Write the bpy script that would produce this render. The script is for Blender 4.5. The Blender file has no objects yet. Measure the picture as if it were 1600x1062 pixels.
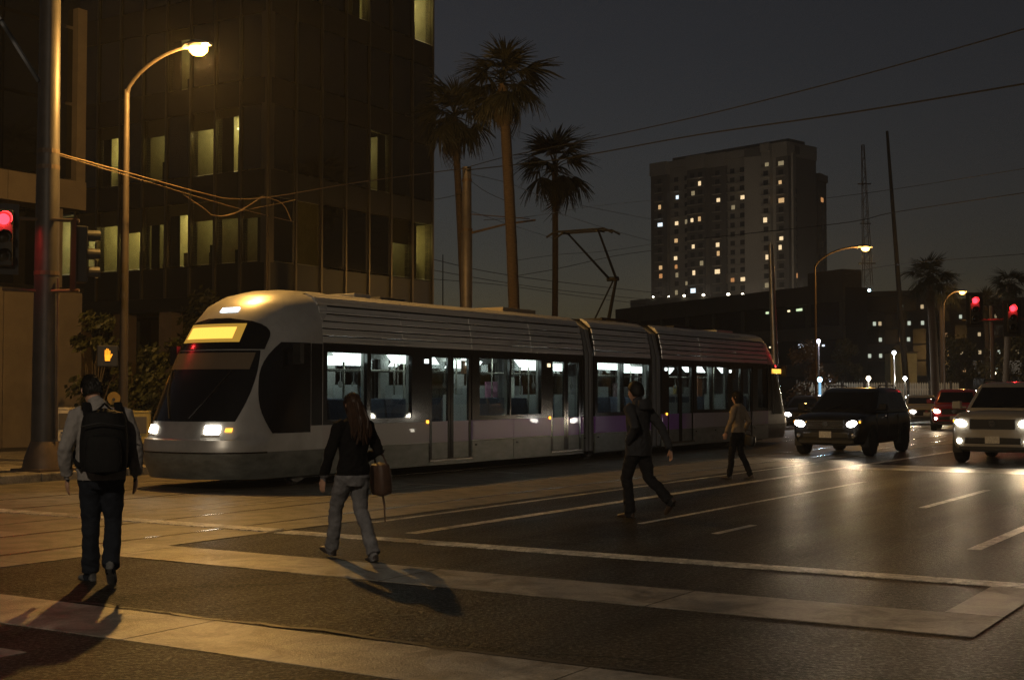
import bpy, bmesh, math, random
import numpy as np
from mathutils import Vector, Matrix, noise

random.seed(7)
scene = bpy.context.scene
C = scene.collection
PI = math.pi

# ---------------------------------------------------------------- camera
CAM_H, FPX, PITCH = 1.62, 2085.0, math.atan(81 / 2085)
cd = bpy.data.cameras.new('camera'); cam = bpy.data.objects.new('camera', cd); C.objects.link(cam)
cam.location = (0, 0, CAM_H); cam.rotation_euler = (PI / 2 + PITCH, 0, 0)
cd.sensor_width = 36; cd.lens = FPX / 1600 * 36; cd.clip_start = 0.1; cd.clip_end = 4000
scene.camera = cam

# ---------------------------------------------------------------- world (last light after sunset)
W = bpy.data.worlds.new('World'); scene.world = W; W.use_nodes = True
wn, wl = W.node_tree.nodes, W.node_tree.links
sky = wn.new('ShaderNodeTexSky'); sky.sky_type = 'NISHITA'; sky.sun_disc = False
sky.sun_elevation = math.radians(-2.9); sky.sun_rotation = math.radians(-38)
sky.air_density = 0.65; sky.dust_density = 0.15; sky.ozone_density = 1.0
glow = wn.new('ShaderNodeMixRGB'); glow.blend_type = 'ADD'; glow.inputs[0].default_value = 1
glow.inputs[2].default_value = (0.0034, 0.0030, 0.0020, 1)        # even skyglow of the city
SKY_STRENGTH = 0.11
hs = wn.new('ShaderNodeVectorMath'); hs.operation = 'SCALE'; hs.inputs['Scale'].default_value = SKY_STRENGTH
wl.new(sky.outputs[0], hs.inputs[0]); wl.new(hs.outputs[0], glow.inputs[1])
bgn = wn['Background']; wl.new(glow.outputs[0], bgn.inputs[0]); bgn.inputs[1].default_value = 1.0

# ---------------------------------------------------------------- exposure
vs = scene.view_settings
vs.view_transform = 'Standard'; vs.look = 'None'; vs.gamma = 1; vs.exposure = 0.0; vs.use_curve_mapping = False
scene.cycles.use_denoising = True; scene.cycles.denoising_prefilter = 'NONE'
scene.cycles.sample_clamp_indirect = 2.5
scene.cycles.max_bounces = 6; scene.cycles.transparent_max_bounces = 16
scene.cycles.use_light_tree = True

# ---------------------------------------------------------------- frames of reference
ST = math.radians(32)                       # the street runs 32 degrees right of the camera axis
SU, CU = math.sin(ST), math.cos(ST)
STREET_RZ = PI / 2 - ST                     # local +x -> along the street, local +y -> across, to the far left
def R(u, v, z=0.0):                         # street coordinates -> world
    return Vector((SU * u - CU * v, CU * u + SU * v, z))
cp, sp = math.cos(PITCH), math.sin(PITCH)
def at(px, py, depth):                      # a sighted direction (1600 px frame) taken out to a depth
    x = (px - 800) / FPX; t = -(py - 531) / FPX
    Y = cp - t * sp; Z = sp + t * cp
    s = depth / Y
    return Vector((x * s, depth, CAM_H + Z * s))
def gx(px, depth):                          # the same on the ground
    p = at(px, 612, depth); p.z = 0; return p
def u_at(px, v):                            # street station sighted at px on the line v
    r = (px - 800) / FPX; t = v / (SU - CU * r); return t * (CU + SU * r)

def lerp(a, b, t): return a + (b - a) * t

# ---------------------------------------------------------------- materials
MATS = {}
def mat(name, col, rough=0.6, metal=0.0, var=0.0, vscale=4.0, col2=None, bump=0.0, bscale=40.0,
        emit=None, estr=0.0, spec=0.5, coat=0.0, stretch=None, detail=6.0, rvar=0.0):
    if name in MATS: return MATS[name]
    m = bpy.data.materials.new(name); m.use_nodes = True
    n, l = m.node_tree.nodes, m.node_tree.links
    b = n['Principled BSDF']
    b.inputs['Base Color'].default_value = (*col, 1); b.inputs['Roughness'].default_value = rough
    b.inputs['Metallic'].default_value = metal; b.inputs['Specular IOR Level'].default_value = spec
    if coat: b.inputs['Coat Weight'].default_value = coat; b.inputs['Coat Roughness'].default_value = 0.08
    tc = None
    def coords():
        nonlocal tc
        if tc is None:
            t = n.new('ShaderNodeTexCoord'); tc = t.outputs['Object']
            if stretch:
                mp = n.new('ShaderNodeMapping'); mp.inputs['Scale'].default_value = stretch
                l.new(tc, mp.inputs[0]); tc = mp.outputs[0]
        return tc
    if var > 0 or col2:
        nz = n.new('ShaderNodeTexNoise'); nz.inputs['Scale'].default_value = vscale; nz.inputs['Detail'].default_value = detail
        nz.inputs['Roughness'].default_value = 0.65
        l.new(coords(), nz.inputs['Vector'])
        rp = n.new('ShaderNodeValToRGB'); rp.color_ramp.elements[0].position = 0.32; rp.color_ramp.elements[1].position = 0.68
        c2 = col2 or tuple(min(1, c * (1 + var)) for c in col)
        c1 = col if col2 else tuple(c * (1 - var) for c in col)
        rp.color_ramp.elements[0].color = (*c1, 1); rp.color_ramp.elements[1].color = (*c2, 1)
        l.new(nz.outputs['Fac'], rp.inputs[0]); l.new(rp.outputs[0], b.inputs['Base Color'])
        if rvar:
            mr = n.new('ShaderNodeMapRange'); mr.inputs['To Min'].default_value = rough - rvar; mr.inputs['To Max'].default_value = rough + rvar
            mr.inputs['From Min'].default_value = 0.3; mr.inputs['From Max'].default_value = 0.7
            l.new(nz.outputs['Fac'], mr.inputs['Value']); l.new(mr.outputs[0], b.inputs['Roughness'])
    if bump > 0:
        nb = n.new('ShaderNodeTexNoise'); nb.inputs['Scale'].default_value = bscale; nb.inputs['Detail'].default_value = 5
        l.new(coords(), nb.inputs['Vector'])
        bp = n.new('ShaderNodeBump'); bp.inputs['Strength'].default_value = bump; bp.inputs['Distance'].default_value = 0.02
        l.new(nb.outputs['Fac'], bp.inputs['Height']); l.new(bp.outputs[0], b.inputs['Normal'])
    if emit:
        b.inputs['Emission Color'].default_value = (*emit, 1); b.inputs['Emission Strength'].default_value = estr
    MATS[name] = m
    return m
def emat(name, col, s):
    if name in MATS: return MATS[name]
    m = bpy.data.materials.new(name); m.use_nodes = True
    n, l = m.node_tree.nodes, m.node_tree.links
    n.remove(n['Principled BSDF'])
    e = n.new('ShaderNodeEmission'); e.inputs[0].default_value = (*col, 1); e.inputs[1].default_value = s
    l.new(e.outputs[0], n['Material Output'].inputs[0]); MATS[name] = m
    return m
def glass(name, tint, refl=0.08, rough=0.02):
    if name in MATS: return MATS[name]
    m = bpy.data.materials.new(name); m.use_nodes = True
    n, l = m.node_tree.nodes, m.node_tree.links
    n.remove(n['Principled BSDF'])
    t = n.new('ShaderNodeBsdfTransparent'); t.inputs[0].default_value = (*tint, 1)
    g = n.new('ShaderNodeBsdfGlossy'); g.inputs['Roughness'].default_value = rough
    ge = n.new('ShaderNodeNewGeometry'); dt = n.new('ShaderNodeVectorMath'); dt.operation = 'DOT_PRODUCT'
    l.new(ge.outputs['Normal'], dt.inputs[0]); l.new(ge.outputs['Incoming'], dt.inputs[1])
    def mth(op, x, y):
        q = n.new('ShaderNodeMath'); q.operation = op
        for i, z in enumerate((x, y)):
            if isinstance(z, (int, float)): q.inputs[i].default_value = z
            elif z is not None: l.new(z, q.inputs[i])
        return q.outputs[0]
    sch = mth('POWER', mth('SUBTRACT', 1.0, mth('ABSOLUTE', dt.outputs['Value'], None)), 5.0)      # Schlick, the same from both sides of the pane
    ad = n.new('ShaderNodeMath'); ad.operation = 'MULTIPLY_ADD'; ad.use_clamp = True
    l.new(sch, ad.inputs[0]); ad.inputs[1].default_value = 0.9; ad.inputs[2].default_value = 0.02 + refl * 0.5
    mx = n.new('ShaderNodeMixShader'); l.new(ad.outputs[0], mx.inputs[0]); l.new(t.outputs[0], mx.inputs[1]); l.new(g.outputs[0], mx.inputs[2])
    l.new(mx.outputs[0], n['Material Output'].inputs[0]); MATS[name] = m
    return m

def asphalt_mat():
    m = bpy.data.materials.new('asphalt'); m.use_nodes = True
    n, l = m.node_tree.nodes, m.node_tree.links; b = n['Principled BSDF']
    tc = n.new('ShaderNodeTexCoord')
    def nz(sc, det=8, rg=0.6, vec=None, dist=0.0):
        t = n.new('ShaderNodeTexNoise'); t.inputs['Scale'].default_value = sc; t.inputs['Detail'].default_value = det
        t.inputs['Roughness'].default_value = rg; t.inputs['Distortion'].default_value = dist
        l.new(vec or tc.outputs['Object'], t.inputs['Vector']); return t.outputs['Fac']
    def ramp(fac, stops):
        r = n.new('ShaderNodeValToRGB'); e = r.color_ramp.elements
        while len(e) < len(stops): e.new(0.5)
        for k, (p, c) in enumerate(stops): e[k].position = p; e[k].color = (*c, 1)
        l.new(fac, r.inputs[0]); return r.outputs[0]
    def mul(a, bb, f=1.0, mode='MULTIPLY'):
        x = n.new('ShaderNodeMixRGB'); x.blend_type = mode; x.inputs[0].default_value = f
        l.new(a, x.inputs[1]); l.new(bb, x.inputs[2]); return x.outputs[0]
    mp = n.new('ShaderNodeMapping'); mp.inputs['Rotation'].default_value = (0, 0, -STREET_RZ)   # wear runs along the lanes
    mp2 = n.new('ShaderNodeMapping'); mp2.inputs['Scale'].default_value = (0.09, 0.9, 1)
    l.new(tc.outputs['Object'], mp.inputs[0]); l.new(mp.outputs[0], mp2.inputs[0])
    base = ramp(nz(0.35, 6, 0.6), [(0.3, (0.021, 0.0185, 0.0155)), (0.7, (0.046, 0.0405, 0.0335))])
    streak = ramp(nz(1.2, 6, 0.6, mp2.outputs[0]), [(0.3, (0.55, 0.55, 0.55)), (0.62, (1.15, 1.12, 1.08))])
    grain_glint = ramp(nz(36, 3, 0.75), [(0.40, (0.30, 0.30, 0.30)), (0.54, (0.9, 0.9, 0.88)), (0.62, (2.3, 2.2, 2.0)), (0.72, (4.2, 4.0, 3.6))])  # stone grain, with the grit's glints put in as bright speckles
    oil = ramp(nz(0.8, 7, 0.62, None, 0.8), [(0.36, (0.40, 0.40, 0.40)), (0.50, (1, 1, 1)), (0.66, (1.25, 1.22, 1.18))])
    col = mul(mul(mul(base, streak), grain_glint), oil, 0.8)
    # cracks: thin lines of a warped cell pattern, only in some areas
    vo = n.new('ShaderNodeTexVoronoi'); vo.feature = 'DISTANCE_TO_EDGE'; vo.inputs['Scale'].default_value = 0.33
    wp = n.new('ShaderNodeVectorMath'); wp.operation = 'MULTIPLY_ADD'; 
    wnz = n.new('ShaderNodeTexNoise'); wnz.inputs['Scale'].default_value = 1.3; wnz.inputs['Detail'].default_value = 7
    l.new(tc.outputs['Object'], wnz.inputs['Vector']); l.new(wnz.outputs['Color'], wp.inputs[0]); wp.inputs[1].default_value = (0.9, 0.9, 0.0); l.new(tc.outputs['Object'], wp.inputs[2])
    l.new(wp.outputs[0], vo.inputs['Vector'])
    crack = ramp(vo.outputs['Distance'], [(0.004, (0.12, 0.12, 0.12)), (0.012, (1, 1, 1))])
    where = ramp(nz(0.22, 3), [(0.47, (0, 0, 0)), (0.53, (1, 1, 1))])
    cm = n.new('ShaderNodeMixRGB'); cm.blend_type = 'MULTIPLY'; l.new(where, cm.inputs[0]); l.new(col, cm.inputs[1]); l.new(crack, cm.inputs[2])
    l.new(cm.outputs[0], b.inputs['Base Color'])
    rr = ramp(nz(0.8, 5, 0.6, mp2.outputs[0]), [(0.3, (0.32, 0.32, 0.32)), (0.7, (0.52, 0.52, 0.52))])
    l.new(rr, b.inputs['Roughness'])
    sg = ramp(nz(26, 3, 0.7), [(0.52, (0.05, 0.05, 0.05)), (0.60, (0.30, 0.30, 0.30))])        # polished stones among dull binder
    gm = ramp(nz(0.5, 5, 0.6, mp2.outputs[0]), [(0.35, (0.35, 0.35, 0.35)), (0.65, (1, 1, 1))])
    l.new(mul(sg, gm), b.inputs['Specular IOR Level'])
    bp = n.new('ShaderNodeBump'); bp.inputs['Strength'].default_value = 0.7; bp.inputs['Distance'].default_value = 0.03
    l.new(nz(15, 5, 0.75), bp.inputs['Height'])
    bp2 = n.new('ShaderNodeBump'); bp2.inputs['Strength'].default_value = 0.2; bp2.inputs['Distance'].default_value = 0.05
    l.new(nz(4.0, 5, 0.65), bp2.inputs['Height']); l.new(bp.outputs[0], bp2.inputs['Normal']); l.new(bp2.outputs[0], b.inputs['Normal'])
    return m
ASPHALT = asphalt_mat()
def paving(name, c1, c2, rough=0.55, worn=0.0):
    m = mat(name, c1, rough, col2=c2, vscale=1.6, bump=0.3, bscale=70, detail=10, rvar=0.1)
    n, l = m.node_tree.nodes, m.node_tree.links; b = n['Principled BSDF']
    src = b.inputs['Base Color'].links[0].from_socket
    tc = n.new('ShaderNodeTexCoord')
    g = n.new('ShaderNodeTexNoise'); g.inputs['Scale'].default_value = 36; g.inputs['Detail'].default_value = 5; l.new(tc.outputs['Object'], g.inputs['Vector'])
    r = n.new('ShaderNodeValToRGB'); r.color_ramp.elements[0].position = 0.38; r.color_ramp.elements[1].position = 0.62
    r.color_ramp.elements[0].color = (0.82, 0.82, 0.82, 1); r.color_ramp.elements[1].color = (1.12, 1.12, 1.12, 1); l.new(g.outputs['Fac'], r.inputs[0])
    x = n.new('ShaderNodeMixRGB'); x.blend_type = 'MULTIPLY'; x.inputs[0].default_value = 1; l.new(src, x.inputs[1]); l.new(r.outputs[0], x.inputs[2])
    st_ = n.new('ShaderNodeTexNoise'); st_.inputs['Scale'].default_value = 2.4; st_.inputs['Detail'].default_value = 9; st_.inputs['Roughness'].default_value = 0.7; st_.inputs['Distortion'].default_value = 0.7
    l.new(tc.outputs['Object'], st_.inputs['Vector'])
    sr = n.new('ShaderNodeValToRGB'); sr.color_ramp.elements[0].position = 0.38; sr.color_ramp.elements[0].color = (0.34, 0.33, 0.32, 1); sr.color_ramp.elements[1].position = 0.58; l.new(st_.outputs['Fac'], sr.inputs[0])
    x2 = n.new('ShaderNodeMixRGB'); x2.blend_type = 'MULTIPLY'; x2.inputs[0].default_value = 1.0; l.new(x.outputs[0], x2.inputs[1]); l.new(sr.outputs[0], x2.inputs[2])
    out = x2.outputs[0]
    if worn:                                   # paint worn through to the asphalt
        w = n.new('ShaderNodeTexNoise'); w.inputs['Scale'].default_value = 9; w.inputs['Detail'].default_value = 9; w.inputs['Roughness'].default_value = 0.75; l.new(tc.outputs['Object'], w.inputs['Vector'])
        r2 = n.new('ShaderNodeValToRGB'); r2.color_ramp.elements[0].position = 0.5 - worn * 0.3; r2.color_ramp.elements[1].position = 0.62 - worn * 0.2
        l.new(w.outputs['Fac'], r2.inputs[0])
        y = n.new('ShaderNodeMixRGB'); l.new(r2.outputs[0], y.inputs[0]); y.inputs[1].default_value = (0.05, 0.046, 0.04, 1); l.new(out, y.inputs[2]); out = y.outputs[0]
    l.new(out, b.inputs['Base Color'])
    return m
CONC_BAND = paving('concrete_band', (0.20, 0.18, 0.15), (0.33, 0.30, 0.26), 0.42)
CONC_TRACK = paving('concrete_track', (0.12, 0.105, 0.08), (0.21, 0.185, 0.145), 0.5)
CONC_WALK = paving('concrete_walk', (0.20, 0.18, 0.15), (0.30, 0.27, 0.23), 0.7)
PAINT = paving('road_paint', (0.62, 0.60, 0.53), (0.80, 0.78, 0.70), 0.4, worn=0.5)
PATCH = paving('asphalt_patch', (0.014, 0.0135, 0.0125), (0.026, 0.0245, 0.022), 0.6)
PATCH.node_tree.nodes['Principled BSDF'].inputs['Specular IOR Level'].default_value = 0.08
STEEL = mat('rail_steel', (0.42, 0.40, 0.37), 0.25, 1.0, 0.25, 3)
GALV = mat('galvanised_steel', (0.34, 0.34, 0.36), 0.42, 0.75, 0.22, 3, bump=0.06)
BROWNSTEEL = mat('weathered_steel', (0.12, 0.085, 0.06), 0.55, 0.3, 0.3, 2, bump=0.1)
BLACKMETAL = mat('black_metal', (0.02, 0.02, 0.021), 0.45, 0.2, 0.2, 6)
RUBBER = mat('rubber', (0.016, 0.016, 0.016), 0.75)
WIRE = mat('wire_copper', (0.14, 0.10, 0.06), 0.5, 0.5)
DARKWIRE = mat('wire_dark', (0.03, 0.03, 0.03), 0.5)

# ---------------------------------------------------------------- mesh helpers
class MB:
    def __init__(s): s.v, s.f, s.m = [], [], []
    def box(s, x0, x1, y0, y1, z0, z1, mi=0):
        k = len(s.v)
        s.v += [(x0, y0, z0), (x1, y0, z0), (x1, y1, z0), (x0, y1, z0), (x0, y0, z1), (x1, y0, z1), (x1, y1, z1), (x0, y1, z1)]
        for q in ((0, 3, 2, 1), (4, 5, 6, 7), (0, 1, 5, 4), (1, 2, 6, 5), (2, 3, 7, 6), (3, 0, 4, 7)):
            s.f.append(tuple(k + i for i in q)); s.m.append(mi)
        return s
    def rings(s, rr, mi=0, cap=True, closed=True):
        k = len(s.v); n = len(rr[0])
        for r in rr: s.v += [tuple(p) for p in r]
        for a in range(len(rr) - 1):
            for b in range(n if closed else n - 1):
                b2 = (b + 1) % n
                s.f.append((k + a * n + b, k + a * n + b2, k + (a + 1) * n + b2, k + (a + 1) * n + b)); s.m.append(mi)
        if cap and closed:
            s.f.append(tuple(k + i for i in reversed(range(n)))); s.m.append(mi)
            s.f.append(tuple(k + (len(rr) - 1) * n + i for i in range(n))); s.m.append(mi)
        return s
    def tube(s, pts, rad, seg=8, mi=0, cap=True, side=None):
        """pts: points; rad: r, [r...] or [(ra, rb)...] with ra along the side vector"""
        pts = [Vector(p) for p in pts]; n = len(pts)
        rs = rad if isinstance(rad, (list, tuple)) else [rad] * n
        rr = []; ref = Vector(side) if side else None
        for i, p in enumerate(pts):
            t = (pts[min(i + 1, n - 1)] - pts[max(i - 1, 0)]).normalized()
            if ref is None:
                ref = t.cross(Vector((0, 0, 1)))
                if ref.length < 0.05: ref = Vector((1, 0, 0))
            a = ref - t * ref.dot(t)
            if a.length < 1e-4: a = t.orthogonal()
            a.normalize(); b = t.cross(a)
            if side is None: ref = a
            ra, rb = rs[i] if isinstance(rs[i], (list, tuple)) else (rs[i], rs[i])
            rr.append([p + a * (ra * math.cos(2 * PI * k / seg)) + b * (rb * math.sin(2 * PI * k / seg)) for k in range(seg)])
        return s.rings(rr, mi, cap)
    def lathe(s, prof, seg=16, mi=0, axis='z', o=(0, 0, 0), cap=True):
        rr = []
        for r, h in prof:
            ring = []
            for k in range(seg):
                c, d = r * math.cos(2 * PI * k / seg), r * math.sin(2 * PI * k / seg)
                ring.append({'z': (o[0] + c, o[1] + d, o[2] + h), 'x': (o[0] + h, o[1] + c, o[2] + d), 'y': (o[0] + d, o[1] + h, o[2] + c)}[axis])
            rr.append(ring)
        return s.rings(rr, mi, cap)
    def grid(s, fn, nu, nv, mi=0):
        k = len(s.v)
        for i in range(nu + 1):
            for j in range(nv + 1): s.v.append(tuple(fn(i / nu, j / nv)))
        for i in range(nu):
            for j in range(nv):
                a = k + i * (nv + 1) + j
                s.f.append((a, a + 1, a + nv + 2, a + nv + 1)); s.m.append(mi)
        return s
    def poly(s, pts, mi=0):
        k = len(s.v); s.v += [tuple(p) for p in pts]; s.f.append(tuple(range(k, k + len(pts)))); s.m.append(mi); return s
    def prism(s, pts, d, mi=0):
        """extrude a polygon by the vector d"""
        d = Vector(d); k = len(s.v); n = len(pts)
        s.v += [tuple(Vector(p)) for p in pts] + [tuple(Vector(p) + d) for p in pts]
        s.f.append(tuple(reversed(range(k, k + n)))); s.f.append(tuple(range(k + n, k + 2 * n))); s.m += [mi, mi]
        for i in range(n):
            j = (i + 1) % n; s.f.append((k + i, k + j, k + n + j, k + n + i)); s.m.append(mi)
        return s
    def mesh(s, name, mats, smooth=False, fix=True):
        me = bpy.data.meshes.new(name); me.from_pydata(s.v, [], s.f)
        for m in (mats if isinstance(mats, (list, tuple)) else [mats]): me.materials.append(m)
        me.polygons.foreach_set('material_index', s.m)
        if fix:
            bm = bmesh.new(); bm.from_mesh(me); bmesh.ops.recalc_face_normals(bm, faces=bm.faces); bm.to_mesh(me); bm.free()
        if smooth:
            me.polygons.foreach_set('use_smooth', [True] * len(me.polygons))
            me.set_sharp_from_angle(angle=math.radians(40 if smooth is True else smooth))
        me.update(); return me
    def build(s, name, mats, parent=None, smooth=False, bevel=0.0, fix=True, kind=None):
        return link(name, s.mesh(name, mats, smooth, fix), parent, bevel, kind)
def link(name, me, parent=None, bevel=0.0, kind=None, loc=None, rz=None):
    o = bpy.data.objects.new(name, me); C.objects.link(o)
    if parent: o.parent = parent
    if bevel:
        b = o.modifiers.new('bevel', 'BEVEL'); b.width = bevel; b.segments = 2; b.limit_method = 'ANGLE'
    if kind: o['kind'] = kind
    if loc is not None: o.location = loc
    if rz is not None: o.rotation_euler = (0, 0, rz)
    return o
def tag(o, label, cat, group=None):
    o['label'] = label; o['category'] = cat
    if group: o['group'] = group
    return o
def thing(name, label, cat, loc=(0, 0, 0), rz=0.0, group=None):
    o = bpy.data.objects.new(name, None); C.objects.link(o); o.location = loc; o.rotation_euler = (0, 0, rz)
    return tag(o, label, cat, group)
def copy_tree(o, parent=None):
    c = o.copy(); C.objects.link(c); c.parent = parent
    for ch in list(o.children): copy_tree(ch, c)
    return c
def lamp(name, kind, loc, energy, col, parent=None, rot=None, **kw):
    d = bpy.data.lights.new(name, kind); d.energy = energy; d.color = col
    for k, v in kw.items(): setattr(d, k, v)
    o = bpy.data.objects.new(name, d); C.objects.link(o); o.location = loc
    if rot: o.rotation_euler = rot
    if parent: o.parent = parent
    return o
def interp(x, tab):
    if x <= tab[0][0]: return tab[0][1]
    for (a, fa), (b, fb) in zip(tab, tab[1:]):
        if x <= b: return lerp(fa, fb, (x - a) / (b - a))
    return tab[-1][1]
def sd(o, kind='structure'): o['kind'] = kind; return o

# ================================================================= the ground
def sheet(name, pts, z, m, parent=None, kind='structure'):
    return MB().poly([(p[0], p[1], z) for p in pts]).build(name, m, parent, fix=False, kind=None if parent else kind)
sheet('ground', [(-420, -40), (620, -40), (620, 760), (-420, 760)], 0.0, ASPHALT)
def strip_mesh(name, lu, lv, h, m, bev=0.0):
    return MB().box(0, lu, 0, lv, -0.02, h).mesh(name, m)
# light-rail track bed: concrete panels with joints, rails set between them
track = sd(bpy.data.objects.new('track_bed', None)); C.objects.link(track); track.rotation_euler = (0, 0, STREET_RZ)
rows = [(10.55, 11.255), (11.345, 12.655), (12.745, 13.9), (13.915, 15.585), (15.675, 17.025), (17.115, 18.4), (18.415, 19.9)]
PL = 3.6
for v0, v1 in rows:
    me = strip_mesh('slab', PL - 0.02, v1 - v0, 0.006, CONC_TRACK)
    for k in range(-1, 14):
        o = link('slab', me, track, loc=(k * PL + 1.1, v0, random.uniform(0, 0.004)))
    far = strip_mesh('slab', 140, v1 - v0, 0.006, CONC_TRACK)
    link('slab', far, track, loc=(14 * PL + 1.1, v0, 0))
for v in (11.3, 12.7, 15.63, 17.07):
    MB().box(-8, 190, v - 0.035, v + 0.035, -0.02, 0.011).build('rail', STEEL, track)
# crosswalk: two concrete bands and a painted line, closed at the right by a cross piece
cw = sd(bpy.data.objects.new('crosswalk', None)); C.objects.link(cw); cw.rotation_euler = (0, 0, STREET_RZ)
def band(u0, u1, v0, v1, step, m, zz=0.005):
    v = v0
    while v < v1 - 0.01:
        w = min(step * random.uniform(0.85, 1.15), v1 - v)
        MB().box(u0, u1, v, v + w - 0.012, -0.02, zz + random.uniform(0, 0.003)).build('slab', m, cw); v += w
band(9.15, 10.05, 2.12, 10.4, 2.6, CONC_BAND)
band(9.15, 10.05, 10.4, 19.5, 3.0, CONC_BAND)
band(6.10, 6.95, 1.0, 10.4, 2.9, CONC_BAND)
band(6.10, 6.95, 10.4, 19.5, 2.9, CONC_BAND)
band(10.062, 11.60, 2.12, 2.55, 2.0, CONC_BAND)
band(11.62, 11.92, 2.12, 10.5, 9.0, PAINT, 0.005)
band(11.62, 11.92, 10.6, 19.5, 9.0, PAINT, 0.014)
band(4.6, 5.5, 7.0, 12.0, 2.5, CONC_BAND)
# lane markings
lm = sd(bpy.data.objects.new('lane_markings', None)); C.objects.link(lm); lm.rotation_euler = (0, 0, STREET_RZ)
def line(u0, u1, v, w=0.11, z=0.004):
    MB().poly([(u0, v - w / 2, z), (u1, v - w / 2, z), (u1, v + w / 2, z), (u0, v + w / 2, z)]).build('painted_line', PAINT, lm, fix=False)
line(12.4, 70, 9.12, 0.17); line(13.2, 29.5, 10.28, 0.10); line(14.8, 23.9, 7.40, 0.09)
line(18.9, 22.9, 5.06, 0.12); line(14.2, 17.2, 3.28, 0.14); line(28.6, 31.2, 5.06, 0.12); line(37.6, 40.6, 5.06, 0.12); line(14.2, 15.4, 6.15, 0.10)
line(13.1, 19.0, 13.35, 0.05, 0.0125)
for a, b2 in ((27.6, 28.25), (29.2, 29.5)):
    MB().poly([(a, 0.5, 0.0045), (b2, 0.5, 0.0045), (b2, 9.0, 0.0045), (a, 9.0, 0.0045)]).build('stop_line', PAINT, lm, fix=False)
MB().poly([(28.26, 0.5, 0.004), (29.19, 0.5, 0.004), (29.19, 9.0, 0.004), (28.26, 9.0, 0.004)]).build('slab', CONC_BAND, lm, fix=False)  # paler band across the lanes between the stop lines
# darker repairs, cracks
rp = sd(bpy.data.objects.new('road_repairs', None)); C.objects.link(rp); rp.rotation_euler = (0, 0, STREET_RZ)
def crack(pts, w, seed):
    rnd = random.Random(seed); L, Rr = [], []
    for i in range(len(pts) - 1):
        (u0, v0), (u1, v1) = pts[i], pts[i + 1]
        for k in range(8):
            t = k / 8; u = lerp(u0, u1, t) + rnd.uniform(-0.03, 0.03); v = lerp(v0, v1, t); q = w * rnd.uniform(0.25, 1.0)
            L.append((u - q, v, 0.0095)); Rr.append((u + q, v + rnd.uniform(-0.02, 0.02), 0.0095))
    b = MB()
    for i in range(len(L) - 1): b.poly([L[i], L[i + 1], Rr[i + 1], Rr[i]])
    b.build('crack', mat('tar_crack', (0.012, 0.011, 0.010), 0.5), rp, fix=False)
crack([(7.02, 8.4), (6.98, 7.0), (7.05, 5.9), (6.98, 4.9), (6.98, 3.2)], 0.035, 1)
crack([(7.0, 6.2), (7.5, 6.0), (8.0, 5.7)], 0.02, 2); crack([(10.08, 4.2), (10.07, 5.6), (10.1, 7.2), (10.06, 8.8)], 0.018, 3)
crack([(6.95, 4.3), (7.3, 4.25), (7.6, 4.3)], 0.018, 4); crack([(10.1, 5.0), (10.6, 4.9), (11.3, 5.1)], 0.012, 5); crack([(11.95, 9.0), (12.6, 8.0), (12.5, 6.6)], 0.015, 6)
crack([(8.9, 2.6), (8.4, 2.3), (7.8, 2.4)], 0.015, 7); crack([(13.5, 4.0), (17, 4.1), (22, 4.0), (27, 4.1)], 0.014, 8)
# pavement on the far left side, with its kerb
pv = sd(bpy.data.objects.new('pavement', None)); C.objects.link(pv); pv.rotation_euler = (0, 0, STREET_RZ)
kerb = MB().box(0, 1.98, 0, 0.18, -0.05, 0.15).mesh('kerbstone', CONC_WALK)
for k in range(24): link('kerbstone', kerb, pv, loc=(6 + k * 2.0, 20.0, 0), bevel=0.02)
flag = MB().box(0, 1.985, 0, 1.985, -0.05, 0.145).mesh('paving_slab', CONC_WALK)
for i in range(18):
    for j in range(4): link('paving_slab', flag, pv, loc=(8 + i * 2.0, 20.19 + j * 2.0, random.uniform(-0.004, 0.003)))
MB().box(44, 200, 20.0, 28.2, -0.05, 0.142).build('slab', CONC_WALK, pv)
SOIL = mat('planting_soil', (0.03, 0.024, 0.016), 0.9, var=0.4, vscale=8, bump=0.6)
MB().box(6, 120, 28.21, 60, -0.05, 0.12).build('slab', SOIL, pv)
# ================================================================= the tram
SILVER = mat('tram_silver', (0.50, 0.495, 0.48), 0.33, 0.4, 0.2, 1.2, coat=0.2)
FAIR = mat('tram_brushed', (0.72, 0.71, 0.68), 0.32, 0.4, 0.2, 1.0, stretch=(0.25, 3, 14), rvar=0.12, bump=0.05, bscale=5)
SKIRT = mat('tram_grey', (0.17, 0.18, 0.165), 0.42, 0.2, 0.35, 2.5, stretch=(1, 1, 2.5), rvar=0.1)
TRAMBLACK = mat('tram_black', (0.008, 0.008, 0.009), 0.18, coat=0.4)
TRAMGLASS = glass('tram_glass', (0.58, 0.62, 0.61), 0.14)
CABGLASS = glass('cab_glass', (0.16, 0.17, 0.17), 0.06)
GRILLE = mat('bellows_rubber', (0.06, 0.06, 0.065), 0.7)
INTW = mat('tram_interior', (0.42, 0.42, 0.40), 0.5, var=0.2, vscale=3)
SEATM = mat('seat_fabric', (0.10, 0.12, 0.17), 0.8, var=0.3, vscale=20)
POLEM = mat('grab_pole', (0.6, 0.58, 0.5), 0.25, 0.9)
CEILLIGHT = emat('tram_ceiling_light', (0.92, 1.0, 0.96), 8.0)
AMBER = emat('amber_display', (1.0, 0.50, 0.075), 1.75)
HEADLIGHT = emat('headlight_lens', (1.0, 0.90, 0.72), 22.0)
HEADCOOL = emat('headlight_cool', (1.0, 0.96, 0.90), 26.0)
MARKER = emat('marker_light', (0.75, 0.9, 1.0), 9.0)
REDLAMP = emat('red_lamp', (1.0, 0.03, 0.03), 5.0)
AMBERLAMP = emat('amber_lamp', (1.0, 0.40, 0.04), 3.0)
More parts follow.
